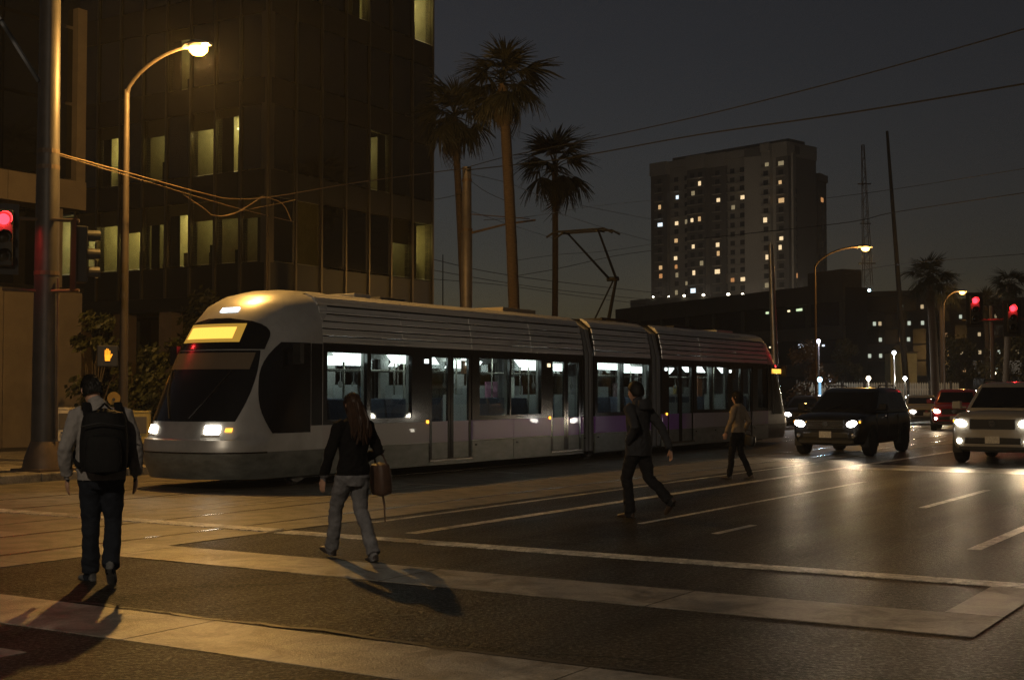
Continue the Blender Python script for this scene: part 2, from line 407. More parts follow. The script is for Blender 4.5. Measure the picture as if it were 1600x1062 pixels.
def belt_mat():
    m = bpy.data.materials.new('tram_belt'); m.use_nodes = True
    n, l = m.node_tree.nodes, m.node_tree.links; b = n['Principled BSDF']
    tc = n.new('ShaderNodeTexCoord'); sx = n.new('ShaderNodeSeparateXYZ'); l.new(tc.outputs['Object'], sx.inputs[0])
    mr = n.new('ShaderNodeMapRange'); mr.inputs['From Max'].default_value = 27.0; l.new(sx.outputs['X'], mr.inputs['Value'])
    r = n.new('ShaderNodeValToRGB'); e = r.color_ramp.elements
    W0, P0 = (0.52, 0.49, 0.47, 1), (0.30, 0.11, 0.52, 1)
    e[0].position = 0.17; e[0].color = W0; e[1].position = 0.35; e[1].color = P0
    for p, c in ((0.63, P0), (0.66, (0.45, 0.38, 0.42, 1)), (0.83, (0.45, 0.38, 0.42, 1)), (0.9, P0)):
        q = e.new(p); q.color = c
    l.new(mr.outputs[0], r.inputs[0]); l.new(r.outputs[0], b.inputs['Base Color'])
    b.inputs['Roughness'].default_value = 0.3; b.inputs['Coat Weight'].default_value = 0.4
    return m
BELT = belt_mat()

TU, TV, TL, TW = 15.6, 16.35, 25.8, 1.25
tram = thing('light_rail_tram', 'silver three-section light rail tram with amber destination display and purple belt', 'tram', R(TU, TV, 0.012), STREET_RZ)
def tx(px): return u_at(px, TV - TW) - TU
WZ = [(0.18, 1.19), (0.45, 1.24), (0.62, 1.25), (2.44, 1.25), (2.75, 1.22), (3.13, 1.14), (3.26, 1.02), (3.36, 0.82), (3.42, 0.50), (3.44, 0.2)]
UF = [(0.18, 0.12), (0.42, 0.02), (0.62, 0.0), (0.82, 0.03), (0.84, 0.10), (1.16, 0.20), (1.75, 0.46), (2.4, 0.80), (2.85, 1.08), (3.1, 1.34), (3.3, 1.72), (3.40, 2.1), (3.44, 2.5)]
NN = 2.25
def noseD(z): return interp(z, [(0.8, 1.0), (1.2, 1.15), (2.4, 1.25), (3.0, 1.35), (3.4, 0.9)])
def nose(th, z, off=0.0):
    """th -90..90 degrees across the front, +th = near side (towards the road)"""
    u0 = interp(z, UF); w = interp(z, WZ); D = noseD(z)
    c, s = math.cos(math.radians(th)), math.sin(math.radians(th))
    x = u0 + D * (1 - abs(c) ** (2 / NN)); y = -w * math.copysign(abs(s) ** (2 / NN), s)
    nx, ny = -c, -s
    return Vector((x + nx * off, y + ny * off, z + off * 0.35))
def side_pt(x, z, off, s):
    """the same surface addressed by length along the side; s=1 near side"""
    u0 = interp(z, UF); D = noseD(z)
    if x >= u0 + D: return Vector((x, -s * (interp(z, WZ) + off), z))
    c = max(0.0, 1 - (x - u0) / D) ** (NN / 2)
    return nose(s * math.degrees(math.acos(c)), z, off)
def cab(parent_name, flip):
    zs = [0.18, 0.3, 0.42, 0.52, 0.62, 0.72, 0.82, 0.84, 0.95, 1.1, 1.3, 1.5, 1.75, 2.0, 2.2, 2.4, 2.55, 2.7, 2.8, 2.95, 3.1, 3.2, 3.26, 3.3, 3.36, 3.40, 3.44]
    XE = 2.36
    ths = [-90 + 180 * k / 36 for k in range(37)]
    P = (lambda v: Vector((TL - v.x, -v.y, v.z))) if flip else (lambda v: v)
    b = MB(); rr = []
    for z in zs:
        e0 = nose(-90, z); e1 = nose(90, z)
        ring = [Vector((max(XE, e0.x), e0.y, z))] + [nose(t, z) for t in ths] + [Vector((max(XE, e1.x), e1.y, z))]
        rr.append([P(p) for p in ring])
    b.rings(rr, 0, cap=False, closed=False)
    b.poly([rr[-1][k] for k in range(len(rr[-1]))], 0)
    k0 = 0
    for fi in range(len(b.f)):
        zc = sum(b.v[i][2] for i in b.f[fi]) / len(b.f[fi])
        if zc < 0.6: b.m[fi] = 1
    body = b.build('cab', [SILVER, SKIRT], tram, smooth=50)
    def patch(name, m, z0, z1, thfn, off=0.012, nz=10, nt=14, par=None):
        g = MB().grid(lambda a, c: P(nose(lerp(*thfn(a), c), lerp(z0, z1, a), off)), nz, nt)
        return g.build(name, m, par or tram, smooth=True)
    # windscreen narrowing to rounded corners, display housing above it
    ws = patch('windscreen', TRAMBLACK, 1.12, 2.30, lambda a: (-47 - 5 * math.sin(a * PI), 47 + 5 * math.sin(a * PI)))
    patch('sun_visor', mat('sun_visor', (0.16, 0.12, 0.08), 0.25), 1.98, 2.26, lambda a: (-40, 44), 0.015, 4, 12, ws)
    hs2 = patch('display_housing', TRAMBLACK, 2.32, 2.86, lambda a: (-50 * math.sqrt(max(0.02, 1 - (max(0, a - 0.35) / 0.66) ** 2.4)), 50 * math.sqrt(max(0.02, 1 - (max(0, a - 0.35) / 0.66) ** 2.4))))
    patch('destination_display', AMBER, 2.50, 2.70, lambda a: (-26, 20), 0.022, 2, 10)
    patch('display_surround', mat('display_dim', (0.05, 0.03, 0.005), 0.4, emit=(1, 0.55, 0.08), estr=0.4), 2.44, 2.76, lambda a: (-32, 27), 0.017, 2, 10)
    for s in (-1, 1):                                       # driver's side window: curved leading edge, square rear edge
        def sw(a, c, s=s):
            z = lerp(0.92, 2.445, a); q = (z - 1.66) / 0.78
            x0 = 0.92 + 0.34 * abs(q) ** 2.5 + 0.16 * q; x1 = 2.02
            return P(side_pt(lerp(x0, x1, c), z, 0.012, s))
        def blk(a, c, s=s): return P(side_pt(lerp(2.05, 2.34, c), lerp(1.032, 2.445, a), 0.004, s))
        MB().grid(blk, 4, 4).build('window_pillar', TRAMBLACK, tram, smooth=True)
        MB().grid(sw, 14, 12).build('cab_side_window', TRAMBLACK, tram, smooth=True)
    patch('number_light', MARKER, 2.98, 3.05, lambda a: (-3, 12), 0.012, 2, 3)
    patch('corner_red_patch', REDLAMP, 2.34, 2.44, lambda a: (-74, -66), 0.03, 2, 3)  # small emissive red patch on one corner of the nose
    bump = patch('bumper_seam', TRAMBLACK, 0.60, 0.625, lambda a: (-88, 88), 0.008, 1, 30)
    for s in (-1, 1):
        hl = patch('headlight', HEADLIGHT if not flip else REDLAMP, 0.92, 1.05, lambda a: tuple(sorted((s * 24, s * 36))), 0.03, 3, 5)
        patch('turn_signal', AMBERLAMP, 0.95, 1.01, lambda a: tuple(sorted((s * 41, s * 47))), 0.02, 2, 3)
        patch('lower_lamp', mat('lamp_unlit', (0.3, 0.28, 0.25), 0.2), 0.86, 0.90, lambda a: tuple(sorted((s * 22, s * 38))), 0.02, 2, 5)
        if not flip:
            p = nose(s * 30, 0.98, 0.10)
            lamp('headlight_beam', 'SPOT', p, 90, (1, 0.82, 0.55), tram, (math.radians(84), 0, PI / 2 + s * 0.04), spot_size=math.radians(75), spot_blend=0.8, shadow_soft_size=0.06)
        # wiper
        q = [P(nose(s * 8, 1.16, 0.03)), P(nose(s * 20, 1.55, 0.03)), P(nose(s * 30, 1.95, 0.03))]
        MB().tube(q, 0.012, 5).build('wiper', BLACKMETAL, ws)
        # mirror on a stalk
        m0 = P(nose(s * 78, 2.35, 0.0)); m1 = m0 + Vector((-0.22 if not flip else 0.22, (-s if not flip else s) * 0.22, 0.03))
        mm = MB().tube([m0, m1], 0.02, 6); mm.box(m1.x - 0.05, m1.x + 0.05, m1.y - 0.08, m1.y + 0.08, m1.z - 0.30, m1.z + 0.04)
        mm.build('mirror', BLACKMETAL, tram)
    return body
cab('front', False); cab('rear', True)
# sections (local x): nose ends at 2.45
A0, A1 = 2.35, tx(912); B0, B1 = tx(930), tx(1017); C0, C1 = tx(1035), TL - 2.35
def shell(x0, x1):
    """roof and lower body of one section; windows and doors come separately"""
    for s in (-1, 1):
        w = TW * s
        # fairing planks with recessed joints, each following the inward slope
        zb = [2.46, 2.59, 2.72, 2.85, 2.98, 3.12]
        cuts = max(1, round((x1 - x0) / 2.4)); cw_ = (x1 - x0) / cuts
        for a, c in zip(zb, zb[1:]):
          ya, yc = interp(a, WZ), interp(c, WZ)
          for q in range(cuts):
            xa = x0 + q * cw_ + 0.004; jit = random.uniform(-0.003, 0.003)
            MB().prism([(xa, s * (ya + jit), a + 0.006), (xa, s * (yc + jit), c - 0.014), (xa, s * (yc - 0.03), c - 0.014), (xa, s * (ya - 0.03), a + 0.006)], (cw_ - 0.008, 0, 0)).build('roof_fairing_plank', FAIR, tram, bevel=0.012)
        MB().prism([(x0, s * 1.14, 3.135), (x0, s * 1.03, 3.27), (x0, s * 0.84, 3.36), (x0, s * 0.82, 3.33), (x0, s * 1.08, 3.135)], (x1 - x0, 0, 0)).build('roof_edge', FAIR, tram, bevel=0.01)
    MB().prism([(x0, -1.10, 2.47), (x0, -1.08, 3.12), (x0, -0.83, 3.34), (x0, 0, 3.38), (x0, 0.83, 3.34), (x0, 1.08, 3.12), (x0, 1.10, 2.47)], (x1 - x0, 0, 0)).build('roof', TRAMBLACK, tram)
    MB().box(x0, x1, -1.16, 1.16, 0.20, 0.40).build('underframe', GRILLE, tram)
for x0, x1 in ((A0, A1), (B0, B1), (C0, C1)): shell(x0, x1)
doors_px = [(671, 738), (861, 909), (1043, 1084), (1143, 1176)]
doors = [(tx(a), tx(b)) for a, b in doors_px]
wins_px = [(512, 574), (580, 644), (750, 797), (799, 846), (934, 973), (975, 1014), (1089, 1112), (1114, 1137), (1184, 1203)]
wins = [(tx(a), tx(b)) for a, b in wins_px]
def runs(x0, x1, holes):
    out = []; c = x0
    for a, b in sorted(holes):
        if b < x0 or a > x1: continue
        if a - c > 0.01: out.append((c, a))
        c = max(c, b)
    if x1 - c > 0.01: out.append((c, x1))
    return out
for s in (-1, 1):
    def bx(x0, x1, z0, z1, t0, t1, name, m, par=tram, bev=0.0):
        y0, y1 = sorted((s * (TW - t0), s * (TW - t1)))
        return MB().box(x0, x1, y0, y1, z0, z1).build(name, m, par, bevel=bev)
    for x0, x1 in ((A0, A1), (B0, B1), (C0, C1)):
        for a, b in runs(x0, x1, doors):
            k = max(1, round((b - a) / 1.5)); w = (b - a) / k
            for q in range(k):                              # separate panels with open seams and fixings
                bx(a + q * w + 0.004, a + (q + 1) * w - 0.004, 0.18, 0.62, random.uniform(-0.002, 0.003), 0.05, 'skirt_panel', SKIRT, bev=0.01)
                bx(a + q * w + 0.003, a + (q + 1) * w - 0.003, 0.635, 1.03, -0.003 + random.uniform(-0.001, 0.002), 0.05, 'belt_panel', BELT, bev=0.008)
                bx(a + q * w + 0.10, a + q * w + 0.17, 0.52, 0.55, -0.006, 0.0, 'panel_latch', TRAMBLACK)
            bx(a, b, 0.621, 0.634, -0.006, 0.05, 'belt_trim', SILVER)
        for a, b in runs(x0, x1, doors + wins):
            bx(a, b, 1.032, 2.455, 0.004, 0.07, 'window_pillar', TRAMBLACK)
        for a, b in wins:
            if a < x0 or b > x1 + 0.3: continue
            g = bx(a, b, 1.12, 2.30, 0.02, 0.028, 'window', TRAMGLASS)
            bx(a, b, 1.032, 1.12, 0.006, 0.07, 'window_sill', TRAMBLACK); bx(a, b, 2.30, 2.455, 0.006, 0.07, 'window_header', TRAMBLACK)
    for k, (a, b) in enumerate(doors):
        c = (a + b) / 2
        for d0, d1 in ((a + 0.02, c - 0.012), (c + 0.012, b - 0.02)):
            dl = bpy.data.objects.new('door', None); C.objects.link(dl); dl.parent = tram
            bx(d0, d0 + 0.09, 0.30, 2.36, 0.015, 0.06, 'door_stile', TRAMBLACK, dl); bx(d1 - 0.09, d1, 0.30, 2.36, 0.015, 0.06, 'door_stile', TRAMBLACK, dl)
            bx(d0 + 0.09, d1 - 0.09, 0.62, 1.03, 0.018, 0.06, 'door_panel', BELT, dl)
            bx(d0 + 0.09, d1 - 0.09, 0.30, 0.62, 0.018, 0.06, 'door_panel', SKIRT, dl)
            bx(d0 + 0.09, d1 - 0.09, 1.03, 2.28, 0.03, 0.038, 'door_glass', TRAMGLASS, dl)
            bx(d0 + 0.09, d1 - 0.09, 2.28, 2.36, 0.018, 0.06, 'door_rail', TRAMBLACK, dl)
        bx(a, b, 2.36, 2.455, 0.004, 0.07, 'door_header', TRAMBLACK)
        bx(a, b, 0.25, 0.29, -0.02, 0.10, 'door_step', STEEL)
        bx(a, b, 0.18, 0.25, 0.0, 0.05, 'skirt_panel', SKIRT)
        bx(a - 0.16, a - 0.04, 2.16, 2.24, -0.012, 0.0, 'door_lamp', emat('door_lamp', (0.9, 1, 0.95), 2.5) if k != 1 else emat('door_lamp_warm', (1, 0.8, 0.5), 1.5))
        bx(a - 0.10, a - 0.04, 1.0, 1.06, -0.02, 0.0, 'door_button', AMBERLAMP)
# articulation bellows
for x0, x1 in ((A1, B0), (B1, C0)):
    n = 5; w = (x1 - x0) / n
    bl = bpy.data.objects.new('bellows', None); C.objects.link(bl); bl.parent = tram
    for k in range(n):
        a = x0 + k * w; h = 0.0 if k % 2 else 0.045
        MB().prism([(a, -1.14 - h, 0.22), (a, -1.14 - h, 2.5), (a, -1.0 - h, 3.10), (a, -0.75, 3.26 + h), (a, 0.75, 3.26 + h), (a, 1.0 + h, 3.10), (a, 1.14 + h, 2.5), (a, 1.14 + h, 0.22),
                    (a, 1.0, 0.22), (a, 1.0, 2.45), (a, -1.0, 2.45), (a, -1.0, 0.22)], (w, 0, 0)).build('bellows_fold', mat('bellows_grey', (0.22, 0.22, 0.23), 0.6) if k % 2 == 0 else GRILLE, bl)
# interior: floor, ceiling with light strips, seats, grab poles
MB().box(2.4, TL - 2.4, -1.09, 1.09, 0.401, 0.43).build('floor', mat('tram_floor', (0.12, 0.12, 0.13), 0.6), tram)
MB().box(2.45, TL - 2.45, -1.09, 1.09, 2.42, 2.45).build('ceiling', INTW, tram)
for x0, x1 in ((3.1, 3.9), (4.7, 6.2), (7.2, 7.5), (9.3, 10.6), (B0 + 0.3, B1 - 0.5), (C0 + 2.0, C0 + 3.3), (C0 + 4.5, C0 + 5.2)):
    for s in (-1, 1):                                       # cove lights above the windows on both sides
        MB().prism([(x0, s * 1.02, 2.15), (x0, s * 0.98, 2.15), (x0, s * 0.84, 2.31), (x0, s * 0.88, 2.33)], (x1 - x0, 0, 0)).build('cove_light', CEILLIGHT, tram)
for s in (-1, 1):
    y0, y1 = sorted((s * 1.10, s * 1.165))
    for x0, x1 in ((A0, A1), (B0, B1), (C0, C1)):
        for a, b in runs(x0, x1, doors): MB().box(a, b, y0, y1, 0.44, 1.10).build('inner_lining', INTW, tram)
        for a, b in runs(x0, x1, doors + wins): MB().box(a, b, y0, y1, 1.101, 2.30).build('inner_lining', INTW, tram)
        MB().box(x0, x1, y0, y1, 2.301, 2.415).build('inner_lining', INTW, tram)
for x in (2.42, TL - 2.42):
    MB().box(x - 0.03, x + 0.03, -1.1, 1.1, 0.43, 2.42).build('cab_bulkhead', mat('bulkhead', (0.10, 0.10, 0.11), 0.6), tram)
seat = MB().box(-0.22, 0.24, -0.22, 0.22, 0.38, 0.47); seat.prism([(-0.24, -0.22, 0.42), (-0.16, -0.22, 0.42), (-0.30, -0.22, 1.05), (-0.36, -0.22, 1.05)], (0, 0.44, 0)); seat.box(-0.05, 0.05, -0.05, 0.05, 0.0, 0.38)
seatm = seat.mesh('seat', SEATM)
for a, b in ((3.0, 6.0), (8.9, 10.6), (B0 + 0.5, B1), (C0 + 2.4, C0 + 4.0), (C0 + 5.6, C0 + 7.0)):
    x = a
    while x < b:
        for y in (-0.88, -0.42, 0.42, 0.88):
            link('seat', seatm, tram, loc=(x, y, 0.43), bevel=0.02)
        x += 0.82
pole = MB().tube([(0, 0, 0.43), (0, 0, 2.42)], 0.018, 8).mesh('grab_pole', POLEM, smooth=True)
for d0, d1 in doors:
    for x in (d0 - 0.15, d1 + 0.15):
        for y in (-0.75, 0.75): link('grab_pole', pole, tram, loc=(x, y, 0))
for x in (4.2, 5.8, 9.4, 10.6, 14.0, 20.4): link('grab_pole', pole, tram, loc=(x, -0.2, 0))
prt = MB().box(-0.02, 0.02, -1.05, -0.45, 0.43, 1.55).mesh('draught_screen', mat('screen_panel', (0.45, 0.47, 0.46), 0.4))
prt2 = MB().box(-0.02, 0.02, 0.45, 1.05, 0.43, 1.75).mesh('draught_screen', MATS['screen_panel'])
for d0, d1 in doors:
    for x in (d0 - 0.12, d1 + 0.12):
        link('draught_screen', prt, tram, loc=(x, 0, 0)); link('draught_screen', prt2, tram, loc=(x, 0, 0))
for x, c in ((7.1, 0), (11.4, 1), (21.0, 0)):
    MB().box(x, x + 0.55, -0.97, -0.93, 1.98, 2.25).build('advert_card', mat('card_%d' % c, ((0.4, 0.2, 0.1), (0.5, 0.5, 0.55))[c], 0.5), tram)
MB().box(tx(1206), tx(1222), -1.262, -1.252, 2.18, 2.32).build('side_display', AMBER, tram)
# hand rails, straps and clutter seen through the glass
for s in (-1, 1):
    MB().tube([(3.3, s * 0.55, 2.02), (TL - 3.3, s * 0.55, 2.02)], 0.016, 6).build('hand_rail', POLEM, tram)
strapm = MB(); strapm.box(-0.012, 0.012, -0.004, 0.004, 1.80, 2.01); strapm.lathe([(0.05, -0.01), (0.062, -0.01), (0.062, 0.01), (0.05, 0.01)], 12, 0, 'y', (0, 0, 1.75))
strapme = strapm.mesh('hand_strap', mat('strap_grey', (0.15, 0.15, 0.14), 0.6))
for k in range(22):
    x = 3.7 + k * 0.86 + random.uniform(-0.1, 0.1)
    link('hand_strap', strapme, tram, loc=(x, random.choice((-0.55, 0.55)), 0))
for k in range(12):
    x = random.uniform(3.6, TL - 3.6); y = random.choice((-0.3, 0.3)); h = random.uniform(0.5, 1.1); w = random.uniform(0.12, 0.3)
    MB().box(x, x + w, y - 0.02, y + 0.02, 1.2, 1.2 + h).build('advert_card', mat('card_%d' % (k % 4 + 2), ((0.5, 0.2, 0.1), (0.5, 0.5, 0.45), (0.1, 0.2, 0.35), (0.55, 0.4, 0.12))[k % 4], 0.5), tram) if k < 5 else None
for x in (4.1, 7.9, 10.9, 13.4, 17.4, 20.2): MB().box(x, x + 0.5, 0.93, 0.97, 1.35, 1.85).build('poster', mat('poster_%d' % int(x), (random.uniform(0.2, 0.6), random.uniform(0.2, 0.5), random.uniform(0.15, 0.5)), 0.5), tram)
# bogies
wheel = MB().lathe([(0.05, -0.05), (0.30, -0.05), (0.30, 0.03), (0.34, 0.035), (0.34, 0.06), (0.05, 0.06)], 24, 0, 'y').mesh('wheel', STEEL, smooth=True)
for bxm in (3.2, (B0 + B1) / 2, TL - 3.4):
    bg = bpy.data.objects.new('bogie', None); C.objects.link(bg); bg.parent = tram; bg.location = (bxm, 0, 0)
    for dx in (-0.95, 0.95):
        for y in (-0.72, 0.72): link('wheel', wheel, bg, loc=(dx, y, 0.34))
    for y in (-0.9, 0.9): MB().box(-1.3, 1.3, y - 0.05, y + 0.05, 0.12, 0.34).build('bogie_frame', BLACKMETAL, bg)
# roof equipment
for x, w, h, m in ((4.0, 0.5, 0.07, SILVER), (4.8, 0.8, 0.05, GRILLE), (9.2, 1.4, 0.09, mat('roof_box', (0.30, 0.26, 0.2), 0.6)), (18.0, 1.5, 0.06, GRILLE), (21.0, 1.2, 0.06, SILVER)):
    MB().box(x, x + w, -0.62, 0.5, 3.33, 3.385 + h).build('roof_equipment_box', m, tram, bevel=0.015)
# pantograph, single-arm, raised to the contact wire
pg = bpy.data.objects.new('pantograph', None); C.objects.link(pg); pg.parent = tram; pg.location = (u_at(936, TV) - TU, 0, 3.38)
PGM = mat('pantograph_steel', (0.03, 0.028, 0.027), 0.5, 0.4)
b = MB(); b.box(-0.75, 0.75, -0.5, -0.44, 0.05, 0.10); b.box(-0.75, 0.75, 0.44, 0.5, 0.05, 0.10); b.box(-0.5, -0.42, -0.5, 0.5, 0.05, 0.10); b.box(0.3, 0.38, -0.5, 0.5, 0.05, 0.10)
for x in (-0.6, 0.6):
    for y in (-0.47, 0.47): b.lathe([(0.05, 0.0), (0.05, 0.06)], 8, 0, 'z', (x, y, 0))
b.build('base_frame', PGM, pg)
K = Vector((0.78, 0, 1.20)); H = Vector((-0.85, 0, 2.28))
MB().tube([(-0.1, -0.34, 0.1), (K.x, -0.10, K.z)], [0.05, 0.04], 8).build('lower_arm', PGM, pg, smooth=True)
MB().tube([(0.30, 0.30, 0.1), (K.x + 0.15, 0.08, K.z - 0.05)], [0.022, 0.022], 6).build('lower_arm', PGM, pg, smooth=True)
MB().tube([(K.x, -0.16, K.z), (K.x, 0.16, K.z)], 0.06, 8).build('knuckle', PGM, pg, smooth=True)
MB().tube([(K.x, -0.10, K.z), (H.x, -0.45, H.z)], [0.04, 0.028], 8).build('upper_arm', PGM, pg, smooth=True)
MB().tube([(K.x, 0.10, K.z), (H.x, 0.45, H.z)], [0.035, 0.025], 8).build('upper_arm', PGM, pg, smooth=True)
hb = MB()
for dx in (-0.2, 0.2):
    hb.tube([(H.x + dx, -0.95, H.z - 0.10), (H.x + dx, -0.72, H.z + 0.02), (H.x + dx, 0.72, H.z + 0.02), (H.x + dx, 0.95, H.z - 0.10)], 0.028, 6)
for y in (-0.5, 0.5): hb.box(H.x - 0.2, H.x + 0.2, y - 0.02, y + 0.02, H.z - 0.03, H.z + 0.01)
hb.build('collector_head', PGM, pg)
# ================================================================= buildings
# ---- glass office block at the corner
OGLASS = mat('office_dark_glass', (0.004, 0.0045, 0.0045), 0.05, 0.0, spec=0.8)
OPANE = glass('office_clear_glass', (0.70, 0.68, 0.52), 0.03)
SPAN = mat('office_spandrel', (0.008, 0.0075, 0.007), 0.35, 0.0, 0.2, 2)
MULL = mat('office_mullion', (0.16, 0.14, 0.11), 0.32, 0.85)
OSTONE = mat('office_stone', (0.22, 0.16, 0.11), 0.7, var=0.15, vscale=2, bump=0.15)
ROOMW = mat('office_room_wall', (0.55, 0.52, 0.36), 0.8, var=0.1)
ROOML = emat('office_room_light', (1.0, 0.88, 0.50), 14.0)
CORNER = R(37.2, 34.0); LDIR = STREET_RZ + PI / 2       # left face runs off to the left and back
office = thing('office_block', 'tall dark glass office block with a few lit rooms behind the tram', 'building', CORNER, 0)
SILL, FLOOR, VIS = 6.5, 3.47, 2.45
NF = 5
lit = {}                                                    # (face, bay, floor) -> lamp tint
def face(fid, ang, nb, bw, litset):
    fr = bpy.data.objects.new('facade', None); C.objects.link(fr); fr.parent = office; fr.rotation_euler = (0, 0, ang)
    sgn = -1 if fid == 'street' else 1                      # outward normal is local -y for the street face, +y for the left one
    def bx(x0, x1, y0, y1, z0, z1): 
        return MB().box(x0, x1, *sorted((sgn * y0, sgn * y1)), z0, z1)
    dark = bx(0, bw - 0.10, 0.0, 0.04, 0, VIS - 0.05).mesh('glass_pane', OGLASS)
    clear = bx(0, bw - 0.10, 0.0, 0.03, 0, VIS - 0.05).mesh('glass_pane', OPANE)
    spn = bx(0, bw - 0.10, -0.01, 0.05, 0, FLOOR - VIS - 0.05).mesh('spandrel_panel', SPAN)
    mul = bx(0, 0.09, -0.3, 0.12, 0, NF * FLOOR + 1.2).mesh('mullion', MULL)
    for i in range(nb + 1): link('mullion', mul, fr, loc=(i * bw - 0.045, 0, SILL - 1.2))
    for i in range(nb):
        link('spandrel_panel', bx(0, bw - 0.10, -0.01, 0.05, 0, 1.15).mesh('spandrel_panel', SPAN), fr, loc=(i * bw + 0.05, 0, SILL - 1.2))
        for k in range(NF):
            z = SILL + k * FLOOR
            isl = (i, k) in litset
            o = link('glass_pane', clear if isl else dark, fr, loc=(i * bw + 0.05, random.uniform(-0.004, 0.004), z + 0.025))
            o.rotation_euler = (random.uniform(-0.004, 0.004), 0, random.uniform(-0.006, 0.006))
            link('spandrel_panel', spn, fr, loc=(i * bw + 0.05, 0, z + VIS + 0.025))
            if isl:
                tint = litset[(i, k)]
                rm = MB(); d = -3.2
                x0, x1 = i * bw + 0.045, (i + 1) * bw - 0.045
                rm.poly([(x0, sgn * d, z), (x1, sgn * d, z), (x1, sgn * d, z + VIS), (x0, sgn * d, z + VIS)])
                for xx in (x0, x1): rm.poly([(xx, sgn * d, z), (xx, sgn * -0.05, z), (xx, sgn * -0.05, z + VIS), (xx, sgn * d, z + VIS)])
                for zz in (z, z + VIS): rm.poly([(x0, sgn * d, zz), (x1, sgn * d, zz), (x1, sgn * -0.05, zz), (x0, sgn * -0.05, zz)])
                ro = rm.build('lit_room', ROOMW, fr)
                lw = 0.16
                for q in range(random.randint(1, 4)):
                    c0 = random.uniform(0.15, 0.85); dd = random.uniform(0.6, 2.0); zz = z + VIS - random.uniform(0.25, 0.7)
                    bx(lerp(x0, x1, c0) - 0.14, lerp(x0, x1, c0) + 0.14, -dd, -dd - 0.1, zz, zz + 0.06).build('hanging_lamp', emat('hanging_lamp', (1, 0.92, 0.7), 6.0), fr)
                for q in range(random.randint(1, 3)):            # furniture and screens standing in the room
                    c0 = random.uniform(0.05, 0.6); c1 = c0 + random.uniform(0.15, 0.35); dd = random.uniform(0.5, 1.6)
                    bx(lerp(x0, x1, c0), lerp(x0, x1, min(0.97, c1)), -dd, -dd - 0.3, z + 0.01, z + random.uniform(0.5, 1.5)).build('cabinet', random.choice((SPAN, OSTONE, BROWNSTEEL)), fr)
                c0 = random.choice((0.0, 0.45, 0.6)); c1 = c0 + random.uniform(0.3, 0.5)
                if random.random() < 0.65: bx(lerp(x0, x1, c0), lerp(x0, x1, min(1, c1)), -0.16, -0.20, z + 0.01, z + VIS - 0.01).build('partition', SPAN, fr)
                if random.random() < 0.5: bx(x0, x1, -0.12, -0.14, z + VIS - random.uniform(0.3, 1.1), z + VIS).build('blind', mat('blind', (0.30, 0.27, 0.18), 0.8), fr)
                ROOML = emat('office_lamp_%d' % int(tint * 20), ((1.0, 0.86, 0.45) if tint < 1.15 else (1, 0.9, 0.62)), 55.0 * tint)
                bx(lerp(x0, x1, 0.5 - lw), lerp(x0, x1, 0.5 + lw), -1.5, -2.6, z + VIS - 0.06, z + VIS - 0.02).build('ceiling_lamp', ROOML, fr)
                if random.random() < 0.8:
                    h = random.uniform(0.4, 1.0)
                    q = bx(lerp(x0, x1, 0.15), lerp(x0, x1, random.uniform(0.5, 0.85)), -0.7, -1.2, z, z + h); q.build('cabinet', SPAN, fr)
    # backing and base
    bx(0, nb * bw, -0.35, -3.4, SILL - 1.2, SILL).build('slab', SPAN, fr)
    for k in range(NF): bx(0, nb * bw, -0.2, -3.3, SILL + k * FLOOR + VIS, SILL + (k + 1) * FLOOR).build('floor_slab', SPAN, fr)
    bx(0.2, nb * bw, -2.2, -2.6, 0, SILL - 1.2).build('ground_floor_wall', OGLASS, fr)
    bx(0, nb * bw, 0.0, -2.2, SILL - 1.75, SILL - 1.2).build('soffit', SPAN, fr)
    colm = bx(-0.35, 0.35, 0.05, -0.6, 0, SILL - 1.75).mesh('column', OSTONE)
    for i in range(0, nb + 1, 2): link('column', colm, fr, loc=(i * bw + (0.4 if i == 0 else 0), 0, 0), bevel=0.03)
    return fr
face('street', STREET_RZ, 7, 1.5, {(6, 3): 1.2, (3, 3): 0.8, (6, 0): 0.5, (5, 0): 0.12, (1, 0): 0.3, (4, 1): 0.1})
face('side', LDIR, 11, 1.32, {(0, 0): 0.2, (1, 0): 0.6, (2, 0): 0.3, (3, 0): 1.0, (5, 0): 1.1, (6, 0): 0.7, (7, 0): 1.2, (8, 0): 1.3, (4, 0): 0.2, (9, 0): 0.5, (4, 1): 0.15, (9, 1): 0.3, (3, 2): 0.1, (1, 1): 1.0, (2, 1): 0.4, (6, 1): 1.1})
core = MB()
cu, cl = Vector((SU, CU, 0)), Vector((math.cos(LDIR), math.sin(LDIR), 0))
inw = (cu + cl).normalized()
p0 = inw * 4.8; p1 = cu * 10.4 + Vector((-CU, SU, 0)) * 3.35; p2 = p1 + Vector((-CU, SU, 0)) * 12; p3 = cl * 14.5 + Vector((math.sin(LDIR), -math.cos(LDIR), 0)) * 3.35
core.prism([p0, p1, p2, p3], (0, 0, SILL + NF * FLOOR)).build('core_wall', SPAN, office)
MB().prism([cu * 10.5 + Vector((-CU, SU, 0)) * 0.0, cu * 10.62, cu * 10.62 + Vector((-CU, SU, 0)) * 12, cu * 10.5 + Vector((-CU, SU, 0)) * 12], (0, 0, SILL + NF * FLOOR)).build('end_wall', OGLASS, office)

